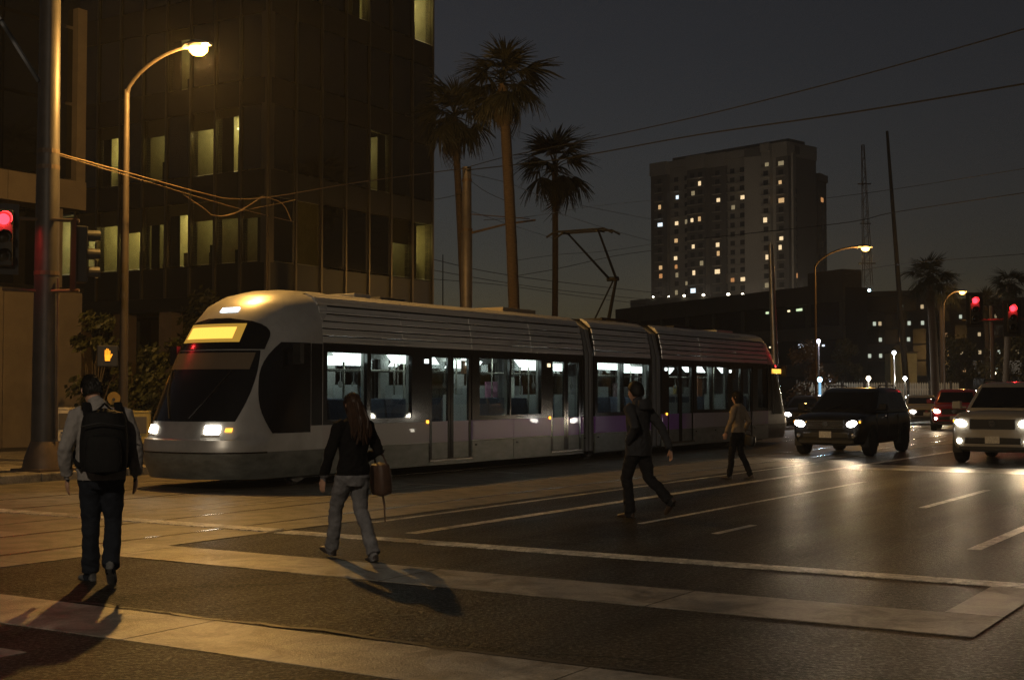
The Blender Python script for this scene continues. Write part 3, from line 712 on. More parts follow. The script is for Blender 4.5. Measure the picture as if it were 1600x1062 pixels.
# ---- sand-coloured building at the far left
BEIGE = mat('sand_concrete', (0.15, 0.12, 0.085), 0.75, var=0.18, vscale=1.2, bump=0.25, bscale=30)
lb = thing('corner_building', 'sand concrete building with dark upper glazing at the left edge', 'building', R(25.8, 30.6), STREET_RZ)
for k in range(4):
    MB().box(-1.32 * (k + 1) + 0.012, -1.32 * k - 0.012, 0, 0.4, 0, 4.45).build('wall_panel', BEIGE, lb, bevel=0.015)
MB().box(-5.3, 0, 0.9, 1.2, 4.45, 6.8).build('dark_recess', OGLASS, lb)
MB().box(-5.3, 0.01, -0.05, 0.5, 4.452, 4.55).build('ledge', SPAN, lb)
for x in (-0.85, -3.4): MB().box(x - 0.2, x + 0.2, 0.1, 0.6, 4.55, 6.8).build('column', BEIGE, lb)
for k in range(4):
    MB().box(-1.32 * (k + 1) + 0.008, -1.32 * k - 0.008, -0.1, 0.8, 6.8, 7.6).build('beam_panel', BEIGE, lb)
for k in range(4):
    for z in (7.7, 9.9, 12.1): MB().box(-1.32 * (k + 1) + 0.05, -1.32 * k - 0.05, 0.2, 0.25, z, z + 2.1).build('glass_pane', OGLASS, lb)
MB().box(-0.3, 0.02, -0.02, 0.5, 7.61, 12.6).build('pilaster', BEIGE, lb)
MB().box(-5.4, -0.02, 1.2, 8.0, 0, 14.4).build('core_wall', SPAN, lb)

# ---- apartment tower far behind
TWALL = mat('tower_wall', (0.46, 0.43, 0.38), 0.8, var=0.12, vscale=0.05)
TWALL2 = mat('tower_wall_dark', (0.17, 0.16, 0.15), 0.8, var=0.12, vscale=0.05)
TDARK = mat('tower_window', (0.02, 0.02, 0.022), 0.15)
TD = 430.0
near = at(1238, 612, TD); near.z = 0
LA = math.radians(90 + 42)                                  # long face runs left and away
tower = thing('apartment_tower', 'tall beige apartment tower with scattered lit windows on the skyline', 'tower', near, 0)
ldir = Vector((math.cos(LA), math.sin(LA), 0)); rdir = Vector((SU, CU, 0))
def far_len(px):                                            # length along the long face to the sighted edge
    r = (px - 800) / FPX
    return (r * near.y - near.x) / (ldir.x - r * ldir.y)
LT = far_len(1024); 
rr_ = (1287 - 800) / FPX; RT = (rr_ * near.y - near.x) / (rdir.x - rr_ * rdir.y)
HT, NFL = 80.0, 24
FH = 3.05
ltower = bpy.data.objects.new('long_face', None); C.objects.link(ltower); ltower.parent = tower; ltower.rotation_euler = (0, 0, LA)   # local x along the face, +y outwards is to the left/front
# outward side of the long face: local +y
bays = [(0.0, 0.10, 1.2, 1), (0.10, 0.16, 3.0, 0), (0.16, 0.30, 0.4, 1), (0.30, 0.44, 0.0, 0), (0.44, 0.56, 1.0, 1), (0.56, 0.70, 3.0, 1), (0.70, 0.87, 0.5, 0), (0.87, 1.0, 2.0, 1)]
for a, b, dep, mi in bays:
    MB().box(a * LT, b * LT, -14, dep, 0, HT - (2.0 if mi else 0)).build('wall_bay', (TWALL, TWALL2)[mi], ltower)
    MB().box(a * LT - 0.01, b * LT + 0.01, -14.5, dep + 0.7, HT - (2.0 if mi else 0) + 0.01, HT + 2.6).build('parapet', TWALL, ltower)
MB().box(0.05 * LT, 0.9 * LT, -12, -3, HT + 2.62, HT + 4.5).build('penthouse', TWALL2, ltower)
rt = bpy.data.objects.new('short_face', None); C.objects.link(rt); rt.parent = tower; rt.rotation_euler = (0, 0, math.atan2(rdir.y, rdir.x))
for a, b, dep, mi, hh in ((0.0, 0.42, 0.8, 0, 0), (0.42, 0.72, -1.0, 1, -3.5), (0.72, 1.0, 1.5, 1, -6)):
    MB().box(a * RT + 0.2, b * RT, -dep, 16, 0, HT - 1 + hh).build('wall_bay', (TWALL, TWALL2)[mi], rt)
    MB().box(a * RT + 0.2, b * RT, -dep - 0.6, 16, HT - 0.99 + hh, HT + 1.4 + hh).build('parapet', TWALL2, rt)
LITC = [emat('tower_lit_%d' % i, c, s) for i, (c, s) in enumerate((((1, 0.62, 0.28), 0.8), ((1, 0.74, 0.42), 1.3), ((1, 0.45, 0.16), 0.6), ((0.75, 0.9, 1.0), 1.8), ((1, 0.8, 0.45), 0.3)))]
wlit = [MB().box(-0.72, 0.72, -0.1, 0.06, 0, 1.45).mesh('window', m) for m in LITC]
wdark = MB().box(-0.8, 0.8, -0.1, 0.05, 0, 1.6).mesh('window', TDARK)
wframe = None
rnd = random.Random(33)
cols = [0.05, 0.13, 0.195, 0.265, 0.335, 0.405, 0.50, 0.60, 0.66, 0.74, 0.82, 0.93]
sills = MB()
for ci, c in enumerate(cols):
    dep = [d for a, b, d, m in bays if a <= c < b][0]
    for k in range(NFL):
        z = 5 + k * FH
        p = 0.8 if k == 2 else 0.34 if k < 14 else 0.24
        isl = rnd.random() < p and c < 0.95
        me = wlit[rnd.choice([0, 1, 1, 2, 4, 4]) if rnd.random() < 0.9 else 3] if isl else wdark
        o = link('window', me, ltower, loc=(c * LT + (rnd.uniform(-0.5, 0.5) if isl else 0), dep, z))
        o.scale = (rnd.choice([0.8, 1.0, 1.5]) if isl else 1.15, 1, rnd.uniform(0.8, 1.1) if isl else 1)
        sills.box(c * LT - 1.7, c * LT + 1.7, dep, dep + 1.1, z - 0.55, z - 0.25)
so = sills.build('window_ledge', TWALL, ltower); so['kind'] = 'stuff'
for c, dep in ((0.12, 0.8), (0.32, 0.8), (0.85, 1.5)):
    for k in range(NFL - 3):
        isl = rnd.random() < 0.13
        o = link('window', wlit[rnd.choice([0, 1, 2])] if isl else wdark, rt, loc=(c * RT, -dep - 0.04, 5 + k * FH)); o.scale = (1.6, 1, 1)
# podium deck of the tower with its row of deck lamps
PODM = mat('podium_concrete', (0.30, 0.27, 0.22), 0.8, var=0.1, vscale=0.1)
pod = thing('podium_deck', 'lamp-lit concrete podium deck at the foot of the apartment tower', 'podium', at(1020, 612, 395) * Vector((1, 1, 0)) if False else (0, 0, 0))
q = [at(985, 470, 400), at(1010, 465, 392), at(1290, 448, 372), at(1310, 450, 420), at(1000, 470, 470)]
for p in q: p.z = 0
MB().prism(q, (0, 0, 29.0)).build('deck_wall', PODM, pod)
DL = emat('deck_lamp', (1.0, 0.9, 0.68), 16.0)
dl_m = MB().lathe([(0.05, 0), (0.42, 0.1), (0.5, 0.45), (0.1, 0.7)], 8).mesh('deck_lamp', DL)
for t in (0.04, 0.13, 0.22, 0.33, 0.47, 0.55, 0.66, 0.83, 0.86, 0.97):
    p = q[1].lerp(q[2], t); p.z = 29.3
    o = link('deck_lamp', dl_m, pod, loc=p); o.scale = (random.uniform(0.35, 0.95),) * 3
for t in (0.1, 0.36, 0.62, 0.88):
    p = q[1].lerp(q[2], t) + Vector((0, 3, 0)); p.z = 31
    lamp('deck_light', 'POINT', p, 1900, (1, 0.80, 0.58), pod, shadow_soft_size=0.5)

# ---- dark parking structure in the middle distance
GAR = mat('garage_concrete', (0.10, 0.09, 0.075), 0.85, var=0.2, vscale=0.3)
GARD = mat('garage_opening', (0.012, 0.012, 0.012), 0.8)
g0, g1 = gx(962, 152), gx(1318, 114)
gl = (g1 - g0).length; ga = math.atan2(g1.y - g0.y, g1.x - g0.x)
gar = thing('parking_structure', 'long dark parking structure below the apartment tower', 'building', g0, ga)
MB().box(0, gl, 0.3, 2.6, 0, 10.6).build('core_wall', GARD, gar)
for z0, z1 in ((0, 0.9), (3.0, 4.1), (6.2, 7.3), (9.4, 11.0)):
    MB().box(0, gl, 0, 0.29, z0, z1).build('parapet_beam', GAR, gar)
for k in range(9): MB().box(k * gl / 8 - 0.25, k * gl / 8 + 0.25, 0.01, 0.28, 0.91 if k % 1 else 0.0, 10.59).build('column', GAR, gar) if False else None
cme = MB().box(-0.25, 0.25, 0.05, 0.295, 0, 2.0).mesh('column', GAR)
for k in range(9):
    for z in (0.95, 4.15, 7.35): link('column', cme, gar, loc=(min(max(k * gl / 8, 0.3), gl - 0.3), 0, z))
MB().box(gl - 5.5, gl - 0.6, 0.4, 2.5, 10.61, 12.2).build('stair_tower', GAR, gar)
glm = [MB().box(-0.3, 0.3, -0.02, 0.05, 0, 0.28).mesh('lamp', emat('garage_lamp_%d' % i, c, s)) for i, (c, s) in enumerate((((1, 0.85, 0.5), 1.6), ((0.8, 1.0, 0.6), 1.0), ((0.75, 0.85, 1), 1.6)))]
rnd = random.Random(4)
for k in range(22):
    z = rnd.choice([2.5, 5.7, 5.6, 8.9, 8.8]); x = rnd.uniform(0.62, 0.98) * gl if k > 3 else rnd.uniform(0.0, 0.1) * gl
    o = link('lamp', rnd.choice(glm), gar, loc=(x, 0.24, z)); o.scale = (rnd.uniform(0.4, 1.1),) * 3

# ---- darker blocks behind the right-hand street
DARKB = mat('dark_block', (0.08, 0.072, 0.065), 0.85, var=0.2, vscale=0.2)
def block(name, label, px0, d0, px1, d1, h, depth, nlit, seed, rows_=4, span=(0.05, 0.95)):
    a, b = gx(px0, d0), gx(px1, d1); L = (b - a).length
    t = thing(name, label, 'building', a, math.atan2(b.y - a.y, b.x - a.x))
    MB().box(0, L, 0, depth, 0, h).build('wall', DARKB, t)
    MB().box(-0.15, L + 0.15, -0.15, depth, h + 0.01, h + 0.5).build('parapet', GAR, t)
    rnd = random.Random(seed); n = max(6, int(L / 1.6))
    dk = MB().box(-0.55, 0.55, -0.03, 0.05, 0, 1.3).mesh('window', TDARK)
    lt = [MB().box(-0.13, 0.13, -0.04, 0.05, 0.2, 0.55).mesh('window', emat('block_lit_%d' % i, c, s)) for i, (c, s) in enumerate((((1, 0.75, 0.42), 0.5), ((0.9, 1, 0.8), 0.55), ((1, 0.55, 0.25), 0.35)))]
    cells = [(i, k) for i in range(n) for k in range(rows_)]; rnd.shuffle(cells)
    for q, (i, k) in enumerate(cells):
        o = link('window', rnd.choice(lt) if q < nlit else dk, t, loc=(L * lerp(span[0], span[1], (i + 0.5) / n) + (rnd.uniform(-0.3, 0.3) if q < nlit else 0), 0, 1.6 + k * (h - 1.5) / rows_))
    return t
block('low_block', 'low dark block with dotted lit windows right of the parking structure', 1352, 121, 1450, 119, 10.2, 15, 18, 5, 6)
block('low_block', 'long dark block behind the palms at the right edge', 1452, 131, 1640, 127, 10.2, 15, 14, 6, 5)
# pale rendered wall panel lit by a lamp
YW = mat('pale_render', (0.42, 0.38, 0.20), 0.8, var=0.25, vscale=1.0, bump=0.2)
ph = thing('pale_shed', 'pale yellow rendered shed lit by a lamp behind the cars', 'shed', gx(1412, 96), math.radians(-4))
MB().box(-0.9, 0.95, 0, 2, 2.15, 4.4).build('wall', YW, ph); MB().box(-0.88, 0.93, 0.02, 2, 0, 2.149).build('wall', DARKB, ph); MB().box(-1.0, 1.05, -0.1, 2.1, 4.41, 4.52).build('roof', DARKB, ph)
# white picket fence along the far side
FENCE = mat('fence_white', (0.5, 0.5, 0.47), 0.6, var=0.2, vscale=2)
f0, f1 = gx(1244, 88), gx(1502, 92)
fl = (f1 - f0).length
fen = thing('picket_fence', 'long pale picket fence behind the waiting cars', 'fence', f0, math.atan2(f1.y - f0.y, f1.x - f0.x))
pk = MB().prism([(0, 0, 0.1), (0.14, 0, 0.1), (0.14, 0, 2.15), (0.07, 0, 2.28), (0, 0, 2.15)], (0, 0.03, 0)).mesh('picket', FENCE)
npk = int(fl / 0.19)
for k in range(npk):
    if k % 9: link('picket', pk, fen, loc=(k * 0.19, 0, 0))
for z in (0.4, 1.75): MB().box(0, fl, 0.031, 0.07, z, z + 0.09).build('rail', FENCE, fen)
for k in range(0, npk, 9): MB().box(k * 0.19 + 0.01, k * 0.19 + 0.13, -0.02, 0.12, 0, 2.4).build('post', mat('fence_post', (0.06, 0.06, 0.06), 0.7), fen)
# ================================================================= street furniture
SODIUM = (1.0, 0.52, 0.12)
SODLENS = emat('sodium_lens', (1.0, 0.50, 0.10), 14.0)
def street_light(label, base, h, arm, rz, energy, lens_s=1.0, rad=0.10, m=BROWNSTEEL, group='cobra-head street lights', col=SODIUM, rise=0.95):
    t = thing('street_light', label, 'street light', base, rz, group)
    MB().tube([(0, 0, 0), (0, 0, 0.25), (0, 0, 0.3), (0, 0, h)], [rad * 1.6, rad * 1.6, rad, rad * 0.62], 12).build('pole', m, t, smooth=True)
    pts = [(0, 0, h - 0.1)] + [(arm * (1 - math.cos(a)) ** 0.8, 0, h - 0.1 + rise * math.sin(a)) for a in [k * PI / 2 / 8 for k in range(1, 9)]]
    MB().tube(pts, [0.055] + [0.04] * 8, 8).build('arm', m, t, smooth=True)
    e = pts[-1]
    MB().tube([(e[0] - 0.1, 0, e[2]), (e[0] + 0.05, 0, e[2] + 0.02), (e[0] + 0.3, 0, e[2] + 0.01), (e[0] + 0.62, 0, e[2] - 0.02)], [(0.05, 0.04), (0.13, 0.07), (0.17, 0.09), (0.08, 0.03)], 12, side=(0, 1, 0)).build('lamp_head', GALV, t, smooth=True)
    lens = MB().lathe([(0.02, -0.17), (0.11, -0.15), (0.18, -0.08), (0.19, 0.0)], 14, 0, 'z', (e[0] + 0.3, 0, e[2] - 0.055)).build('lens', SODLENS, t, smooth=True)
    lamp('lamp_light', 'POINT', (e[0] + 0.3, 0, e[2] - 0.4), energy, col, t, shadow_soft_size=0.15)
    return t
street_light('brown street light with glowing amber head at the left corner', R(18.8, 21.05, 0.145), 7.65, 1.72, STREET_RZ - PI / 2, 2100, rise=0.75, m=mat('lamp_pole_dark', (0.05, 0.038, 0.028), 0.6, 0.2, 0.3, 2))
street_light('assumed street light behind the viewer on the near corner, added to light the foreground', Vector((-6.5, -5.0, 0)), 8.6, 2.0, math.radians(60), 2900, col=(1.0, 0.82, 0.60))  # assumed unseen lamp, added to light the near walkers and road
b2 = gx(1275, 62)
street_light('thin street light with amber head below the apartment tower', b2, 7.5, 2.0, math.radians(-8), 450, rad=0.07)
street_light('distant street light glowing amber beside the red signals', gx(1476, 88), 7.4, 0.9, math.radians(-10), 350, rad=0.07)

def strap(t, z, r):
    MB().lathe([(r, z - 0.04), (r + 0.012, z - 0.04), (r + 0.012, z + 0.04), (r, z + 0.04)], 16, 0, 'z').build('strap', BROWNSTEEL, t)
# the big signal and span-wire pole at the left
bp = R(16.6, 20.7, 0.145)
bpole = thing('signal_pole', 'thick grey steel signal pole at the left edge', 'pole', bp, STREET_RZ)
MB().tube([(0, 0, 0.0), (0, 0, 0.06), (0, 0, 0.09), (0, 0, 5), (0, 0, 11.5)], [0.36, 0.36, 0.245, 0.215, 0.17], 20).build('shaft', mat('pole_grey', (0.07, 0.064, 0.062), 0.5, 0.3, 0.25, 2, bump=0.08), bpole, smooth=True)
MB().prism([(-0.42, -0.42, 0.0), (0.42, -0.42, 0.0), (0.42, 0.42, 0.0), (-0.42, 0.42, 0.0)], (0, 0, 0.05)).build('base_plate', BROWNSTEEL, bpole)
boot = MB(); boot.rings([[Vector((math.cos(2 * PI * k / 16) * r, math.sin(2 * PI * k / 16) * r, z)) for k in range(16)] for r, z in ((0.40, 0.05), (0.36, 0.25), (0.27, 0.5), (0.25, 0.55))]).build('base_cover', BROWNSTEEL, bpole, smooth=True)
strap(bpole, 6.0, 0.20); strap(bpole, 5.7, 0.202); strap(bpole, 3.7, 0.222)
MB().tube([(0.05, -0.27, 0.6), (0.05, -0.27, 3.6)], 0.025, 6).build('conduit', BROWNSTEEL, bpole)

SIGBLK = mat('signal_housing', (0.018, 0.018, 0.017), 0.5, var=0.2)
def signal(label, loc, rz, litm, where, backplate=True, s=1.0, mastpole=None):
    t = thing('traffic_signal', label, 'traffic signal', loc, rz, where); t.scale = (s, s, s)
    MB().box(-0.17, 0.17, -0.12, 0.1, -0.52, 0.52).build('housing', SIGBLK, t, bevel=0.02)
    if backplate: MB().box(-0.30, 0.30, 0.101, 0.115, -0.66, 0.66).build('backplate', SIGBLK, t)
    for k, z in enumerate((0.34, 0.0, -0.34)):
        m = litm if k == 0 else mat('lens_dark', (0.02, 0.016, 0.01), 0.25)
        MB().lathe([(0.005, -0.145), (0.07, -0.14), (0.105, -0.12)], 14, 0, 'y', (0, 0, z)).build('lens', m, t, smooth=True)
        vz = MB()
        vz.rings([[Vector((0.125 * math.cos(a), y, z + 0.125 * math.sin(a))) for a in [math.radians(-35 + 250 * q / 12) for q in range(13)]] for y in (-0.12, -0.36)], cap=False, closed=False)
        vz.build('visor', SIGBLK, t)
    if litm.name.startswith('signal_red'): lamp('signal_light', 'POINT', (0, -0.24, 0.34), 45, (1, 0.03, 0.03), t, shadow_soft_size=0.08)
    return t
REDSIG = emat('signal_red', (1.0, 0.012, 0.02), 12.0)
p = at(4, 372, 24.6); signal('traffic signal showing red, cut by the left edge of the picture', p, math.radians(28), REDSIG, 'signals on the left pole')
p = at(124, 398, 24.6); signal('unlit dark traffic signal seen edge-on right of the grey pole', p, math.radians(118), mat('lens_dark', (0.02, 0.016, 0.01), 0.25), 'signals on the left pole')
a0, a1 = at(4, 340, 24.9), at(124, 345, 24.9)
for pl in ([a0, at(66, 343, 24.9), a1], [at(4, 452, 24.9), at(66, 455, 24.9), at(124, 454, 24.9)]):
    arm = MB().tube(pl, 0.033, 8).build('signal_bracket', BROWNSTEEL, None); arm.parent = bpole; arm.matrix_parent_inverse = (Matrix.Translation(bp) @ Matrix.Rotation(STREET_RZ, 4, 'Z')).inverted()
# walk signal on the street light, showing the amber hand
ps = thing('pedestrian_signal', 'pedestrian signal with glowing amber hand on the street light pole', 'pedestrian signal', at(168, 556, 27.0), math.radians(12))
MB().box(-0.21, 0.21, -0.02, 0.2, -0.22, 0.22).build('housing', SIGBLK, ps, bevel=0.02)
hd = MB()
hd.prism([(-0.045, -0.028, -0.10), (0.05, -0.028, -0.10), (0.06, -0.028, 0.02), (-0.055, -0.028, 0.02)], (0, 0.006, 0))
for k, hgt in enumerate((0.10, 0.13, 0.12, 0.09)): hd.prism([(-0.053 + k * 0.029, -0.028, 0.02), (-0.03 + k * 0.029, -0.028, 0.02), (-0.032 + k * 0.029, -0.028, 0.02 + hgt), (-0.051 + k * 0.029, -0.028, 0.02 + hgt)], (0, 0.006, 0))
hd.prism([(0.062, -0.028, -0.05), (0.10, -0.028, 0.03), (0.085, -0.028, 0.05), (0.058, -0.028, 0.0)], (0, 0.006, 0))
hd.build('hand_symbol', emat('walk_amber', (1.0, 0.34, 0.02), 1.8), ps)
MB().box(0.21, 0.34, 0.08, 0.12, -0.1, 0.1).build('bracket', SIGBLK, ps)
# push-button sign
pb = thing('crossing_button', 'yellow round crossing-button sign on the street light pole', 'sign', at(178, 622, 27.0), math.radians(10))
MB().lathe([(0.01, -0.02), (0.13, -0.02), (0.13, 0.0)], 18, 0, 'y').build('plate', mat('sign_yellow', (0.30, 0.19, 0.035), 0.6, var=0.15), pb)
MB().lathe([(0.03, -0.035), (0.03, -0.02)], 10, 0, 'y', (0, 0, -0.02)).build('button', SIGBLK, pb)
MB().box(0.0, 0.2, 0.0, 0.03, -0.03, 0.03).build('bracket', SIGBLK, pb)
# newspaper boxes
def newsbox(label, loc, rz, m, w, h):
    t = thing('newspaper_box', label, 'newspaper box', loc, rz, 'newspaper boxes on the corner')
    MB().box(-w / 2, w / 2, 0, 0.42, 0.42, h).build('cabinet', m, t, bevel=0.02)
    MB().prism([(-w / 2, -0.005, h + 0.001), (w / 2, -0.005, h + 0.001), (w / 2, 0.42, h + 0.001), (-w / 2, 0.42, h + 0.001)], (0, 0, 0.04)).build('lid', m, t)
    MB().box(-w / 2 + 0.05, w / 2 - 0.05, -0.012, -0.001, h - 0.42, h - 0.08).build('door', mat('paper_window', (0.10, 0.085, 0.06), 0.3), t)
    MB().box(-0.06, 0.06, -0.04, -0.001, h - 0.5, h - 0.46).build('handle', STEEL, t)
    for x in (-w / 2 + 0.05, w / 2 - 0.05):
        for y in (0.05, 0.37): MB().box(x - 0.025, x + 0.025, y - 0.025, y + 0.025, 0, 0.42).build('leg', BLACKMETAL, t)
newsbox('white newspaper box beside the grey signal pole', gx(101, 28.5) + Vector((0, 0, 0.145)), math.radians(8), mat('box_white', (0.62, 0.55, 0.42), 0.5, var=0.12), 0.33, 1.1)
newsbox('yellow newspaper box between the street light and the tram', gx(217, 27.2) + Vector((0, 0, 0.145)), math.radians(10), mat('box_yellow', (0.42, 0.33, 0.09), 0.5, var=0.15), 0.42, 1.05)

# catenary pole with bracket arm, behind the tram
cpz = thing('catenary_pole', 'tall tapered steel catenary pole between the palms', 'pole', gx(729, 39.5), STREET_RZ)
MB().tube([(0, 0, 0.14), (0, 0, 4.2), (0, 0, 6.4), (0, 0, 6.42), (0, 0, 8.3)], [0.19, 0.175, 0.165, 0.15, 0.135], 16).build('shaft', mat('pole_bare', (0.16, 0.14, 0.13), 0.5, 0.4, 0.3, 1.5), cpz, smooth=True)
MB().tube([(0, 0, 6.3), (0.3, -1.2, 6.55), (0.3, -2.2, 6.6)], [0.04, 0.03, 0.03], 6).build('bracket_arm', BROWNSTEEL, cpz)
MB().tube([(0, 0, 6.9), (0.3, -2.0, 6.65)], 0.015, 5).build('stay', BROWNSTEEL, cpz)
strap(cpz, 6.42, 0.165); strap(cpz, 7.9, 0.145)
def plain_pole(name, label, px0, py0, px1, py1, d, r0, r1, m, arms=()):
    a, b = at(px0, py0, d), at(px1, py1, d)
    k = a.z / max(0.01, b.z - a.z); base = a - (b - a) * k; base.z = 0
    t = thing(name, label, 'pole', base)
    MB().tube([(0, 0, 0), b - base], [r0, r1], 12).build('shaft', m, t, smooth=True)
    for z, w in arms: 
        c = (b - base) * (z / (b - base).z)
        MB().box(c.x - w / 2, c.x + w / 2, -0.06, 0.06, c.z - 0.06, c.z + 0.06).build('crossarm', m, t)
        for s in (-0.45, 0.45): MB().lathe([(0.03, 0), (0.06, 0.05), (0.03, 0.16)], 8, 0, 'z', (c.x + s * w, 0, c.z + 0.06)).build('insulator', GALV, t)
    return t
WOOD = mat('pole_wood', (0.018, 0.015, 0.012), 0.85, var=0.3, vscale=6, bump=0.3)
plain_pole('utility_pole', 'dark leaning wooden power pole right of the apartment tower', 1406, 470, 1386, 205, 95, 0.24, 0.10, WOOD)
plain_pole('utility_pole', 'grey steel pole rising behind the rear of the tram', 1209, 525, 1204, 382, 50, 0.15, 0.10, GALV)
plain_pole('signal_mast', 'slim grey mast carrying the right-hand red signals', 1552, 600, 1549, 478, 58, 0.11, 0.09, mat('pole_pale', (0.22, 0.2, 0.18), 0.5, 0.3))
plain_pole('thin_mast', 'thin dark mast with a short crossbar beside the office block', 692, 475, 692, 398, 75, 0.05, 0.03, BLACKMETAL, ((4.9, 1.4),))
# lattice radio tower on the skyline
lt0 = at(1362, 612, 400); lt0.z = 0
lat = thing('radio_tower', 'thin lattice radio tower on the skyline', 'tower', lt0)
HL = 76.0
def lw(z): return lerp(1.9, 0.35, z / HL)
for sx, sy in ((-1, -1), (1, -1), (1, 1), (-1, 1)):
    MB().tube([(sx * lw(0), sy * lw(0), 0), (sx * lw(HL) - 1.9, sy * lw(HL), HL)], [0.16, 0.10], 5).build('leg', BROWNSTEEL, lat)
br = MB(); n = 26
for k in range(n):
    z0, z1 = HL * k / n, HL * (k + 1) / n
    o0, o1 = -1.9 * k / n, -1.9 * (k + 1) / n
    s = 1 if k % 2 else -1
    for y in (-1, 1): br.tube([(s * lw(z0) + o0, y * lw(z0), z0), (-s * lw(z1) + o1, y * lw(z1), z1)], 0.07, 4)
    br.tube([(-lw(z1) + o1, -lw(z1), z1), (lw(z1) + o1, -lw(z1), z1)], 0.06, 4)
br.build('bracing', BROWNSTEEL, lat, kind='stuff')
for z, w in ((40, 2.6), (52, 1.6), (64, 2.0)): MB().box(-1.9 * z / HL - w, -1.9 * z / HL + w, -0.2, 0.2, z, z + 0.35).build('antenna_bar', BROWNSTEEL, lat)
MB().lathe([(0.2, 0), (0.5, 0.4), (0.2, 0.8)], 8, 0, 'z', (-1.0, -2.2, 31.5)).build('marker_lamp', emat('tower_marker', (0.6, 0.9, 1.0), 14), lat)

# right-hand red signals
p = at(1523, 484, 57.6); signal('left of the two red signals above the white SUV', p, math.radians(-12), REDSIG, 'red signals at the right', s=1.15)
p = at(1582, 497, 55.0); signal('rightmost red signal near the right edge of the picture', p, math.radians(-14), REDSIG, 'red signals at the right', s=1.15)
q0, q1 = at(1500, 500, 57.9), at(1640, 498, 54.6)
mast = bpy.data.objects['signal_mast']
ma = MB().tube([q0 + Vector((0.2, 0.3, 0)), q1], [0.04, 0.06], 6).build('mast_arm', BROWNSTEEL, None); ma.parent = mast; ma.matrix_parent_inverse = Matrix.Translation(mast.location).inverted()

# small globe lamps along the far pavement
def globe(label, px, py, d, r, m, postm=GALV, pr=0.04, power=0, col=(1, 1, 1)):
    c = at(px, py, d)
    t = thing('globe_lamp', label, 'lamp', (c.x, c.y, 0), 0, 'globe lamps behind the cars')
    MB().tube([(0, 0, 0), (0, 0, c.z - r)], pr, 8).build('post', postm, t, smooth=True)
    MB().lathe([(0.02, -r), (r * 0.7, -r * 0.72), (r, 0), (r * 0.7, r * 0.72), (0.02, r)], 14, 0, 'z', (0, 0, c.z)).build('globe', m, t, smooth=70)
    if power: lamp('globe_light', 'POINT', (0, -r - 0.05, c.z), power, col, t, shadow_soft_size=r)
BLUEG = emat('globe_blue', (0.42, 0.78, 1.0), 12.0); WHITEG = emat('globe_white', (0.85, 0.92, 1.0), 12.0); WARMG = emat('globe_warm', (1.0, 0.85, 0.55), 10.0); VIOG = emat('globe_violet', (0.85, 0.8, 1.0), 10.0)
globe('blue glowing globe lamp on a blue lit post behind the black SUV', 1281, 593, 70, 0.13, BLUEG, emat('blue_post_glow', (0.35, 0.7, 1.0), 0.9), 0.07, 120, (0.5, 0.8, 1))  # post is emissive, its blue lamplight put into the material
globe('small violet-white globe lamp high above the blue one', 1279, 533, 74, 0.11, VIOG, GALV, 0.04, 120, (0.9, 0.85, 1))
globe('white globe lamp in front of the low dark block', 1397, 551, 84, 0.13, WHITEG, GALV, 0.04, 260, (0.9, 0.95, 1))
globe('low white globe lamp before the pale yellow shed', 1414, 591, 84, 0.13, WHITEG, BLACKMETAL, 0.05, 260, (1, 0.92, 0.7))
globe('small warm globe lamp right of the palm trunk', 1553, 583, 80, 0.12, WARMG, GALV, 0.04, 150, (1, 0.85, 0.6))
globe('warm-white globe lamp just above the black SUV roof', 1357, 591, 82, 0.15, WARMG, GALV, 0.04, 200, (1, 0.9, 0.7))

# ================================================================= overhead wires
def wire(label, pts, r=0.014, m=WIRE, sub=6, name='overhead_wire', group='overhead wires'):
    P = [at(*p) if len(p) == 3 and p[2] > 5 else Vector(p) for p in pts]
    out = []
    for i in range(len(P) - 1):                              # Catmull-Rom through the sighted points
        a, b, c, d = P[max(i - 1, 0)], P[i], P[i + 1], P[min(i + 2, len(P) - 1)]
        for k in range(sub):
            t = k / sub
            out.append(0.5 * ((2 * b) + (c - a) * t + (2 * a - 5 * b + 4 * c - d) * t * t + (3 * b - a - 3 * c + d) * t ** 3))
    out.append(P[-1])
    o = MB().tube(out, r, 5).build(name, m, smooth=True)
    tag(o, label, 'wire', group)
    return o
wire('copper span wire from the grey pole across the glass office to the catenary pole', [(84, 238, 25.0), (210, 273, 26.5), (320, 303, 28), (365, 311, 29), (430, 307, 30.5), (560, 285, 34), (727, 263, 39.3)], 0.014)
wire('second copper wire running close below the first at the left', [(86, 241, 25.0), (210, 278, 26.5), (320, 311, 28), (385, 329, 29), (460, 347, 31)], 0.008)
wire('short slack wire knotted under the left span wire', [(286, 304, 27.6), (316, 324, 27.8), (328, 334, 28)], 0.010, sub=4)
wire('bright wire bundle between the two knots in the left span', [(328, 335, 28), (346, 338, 28.3), (372, 331, 28.6), (410, 307, 29.4)], 0.013, sub=4)
wire('drooping wire from the peak of the left span', [(410, 307, 29.4), (441, 318, 29.8), (455, 345, 30)], 0.010, sub=4)
wire('fine cross wire between the left span knots', [(346, 338, 28.3), (390, 327, 29), (441, 317, 29.8), (462, 312, 30)], 0.008, sub=4)
wire('dark wire rising from the catenary pole above the tower roof', [(729, 266, 39.3), (860, 251, 36), (935, 239, 34), (1090, 211, 30), (1330, 176, 25), (1620, 128, 20)], 0.016, DARKWIRE)
wire('upper dark wire crossing the sky above the other', [(729, 262, 39.3), (800, 243, 38), (935, 216, 34), (1100, 180, 30), (1330, 122, 25), (1620, 40, 20)], 0.013, DARKWIRE)
wire('dark power line left of the leaning power pole', [(1100, 372, 90), (1288, 352, 75), (1350, 343, 70), (1402, 331, 66), (1610, 300, 58)], 0.022, DARKWIRE)
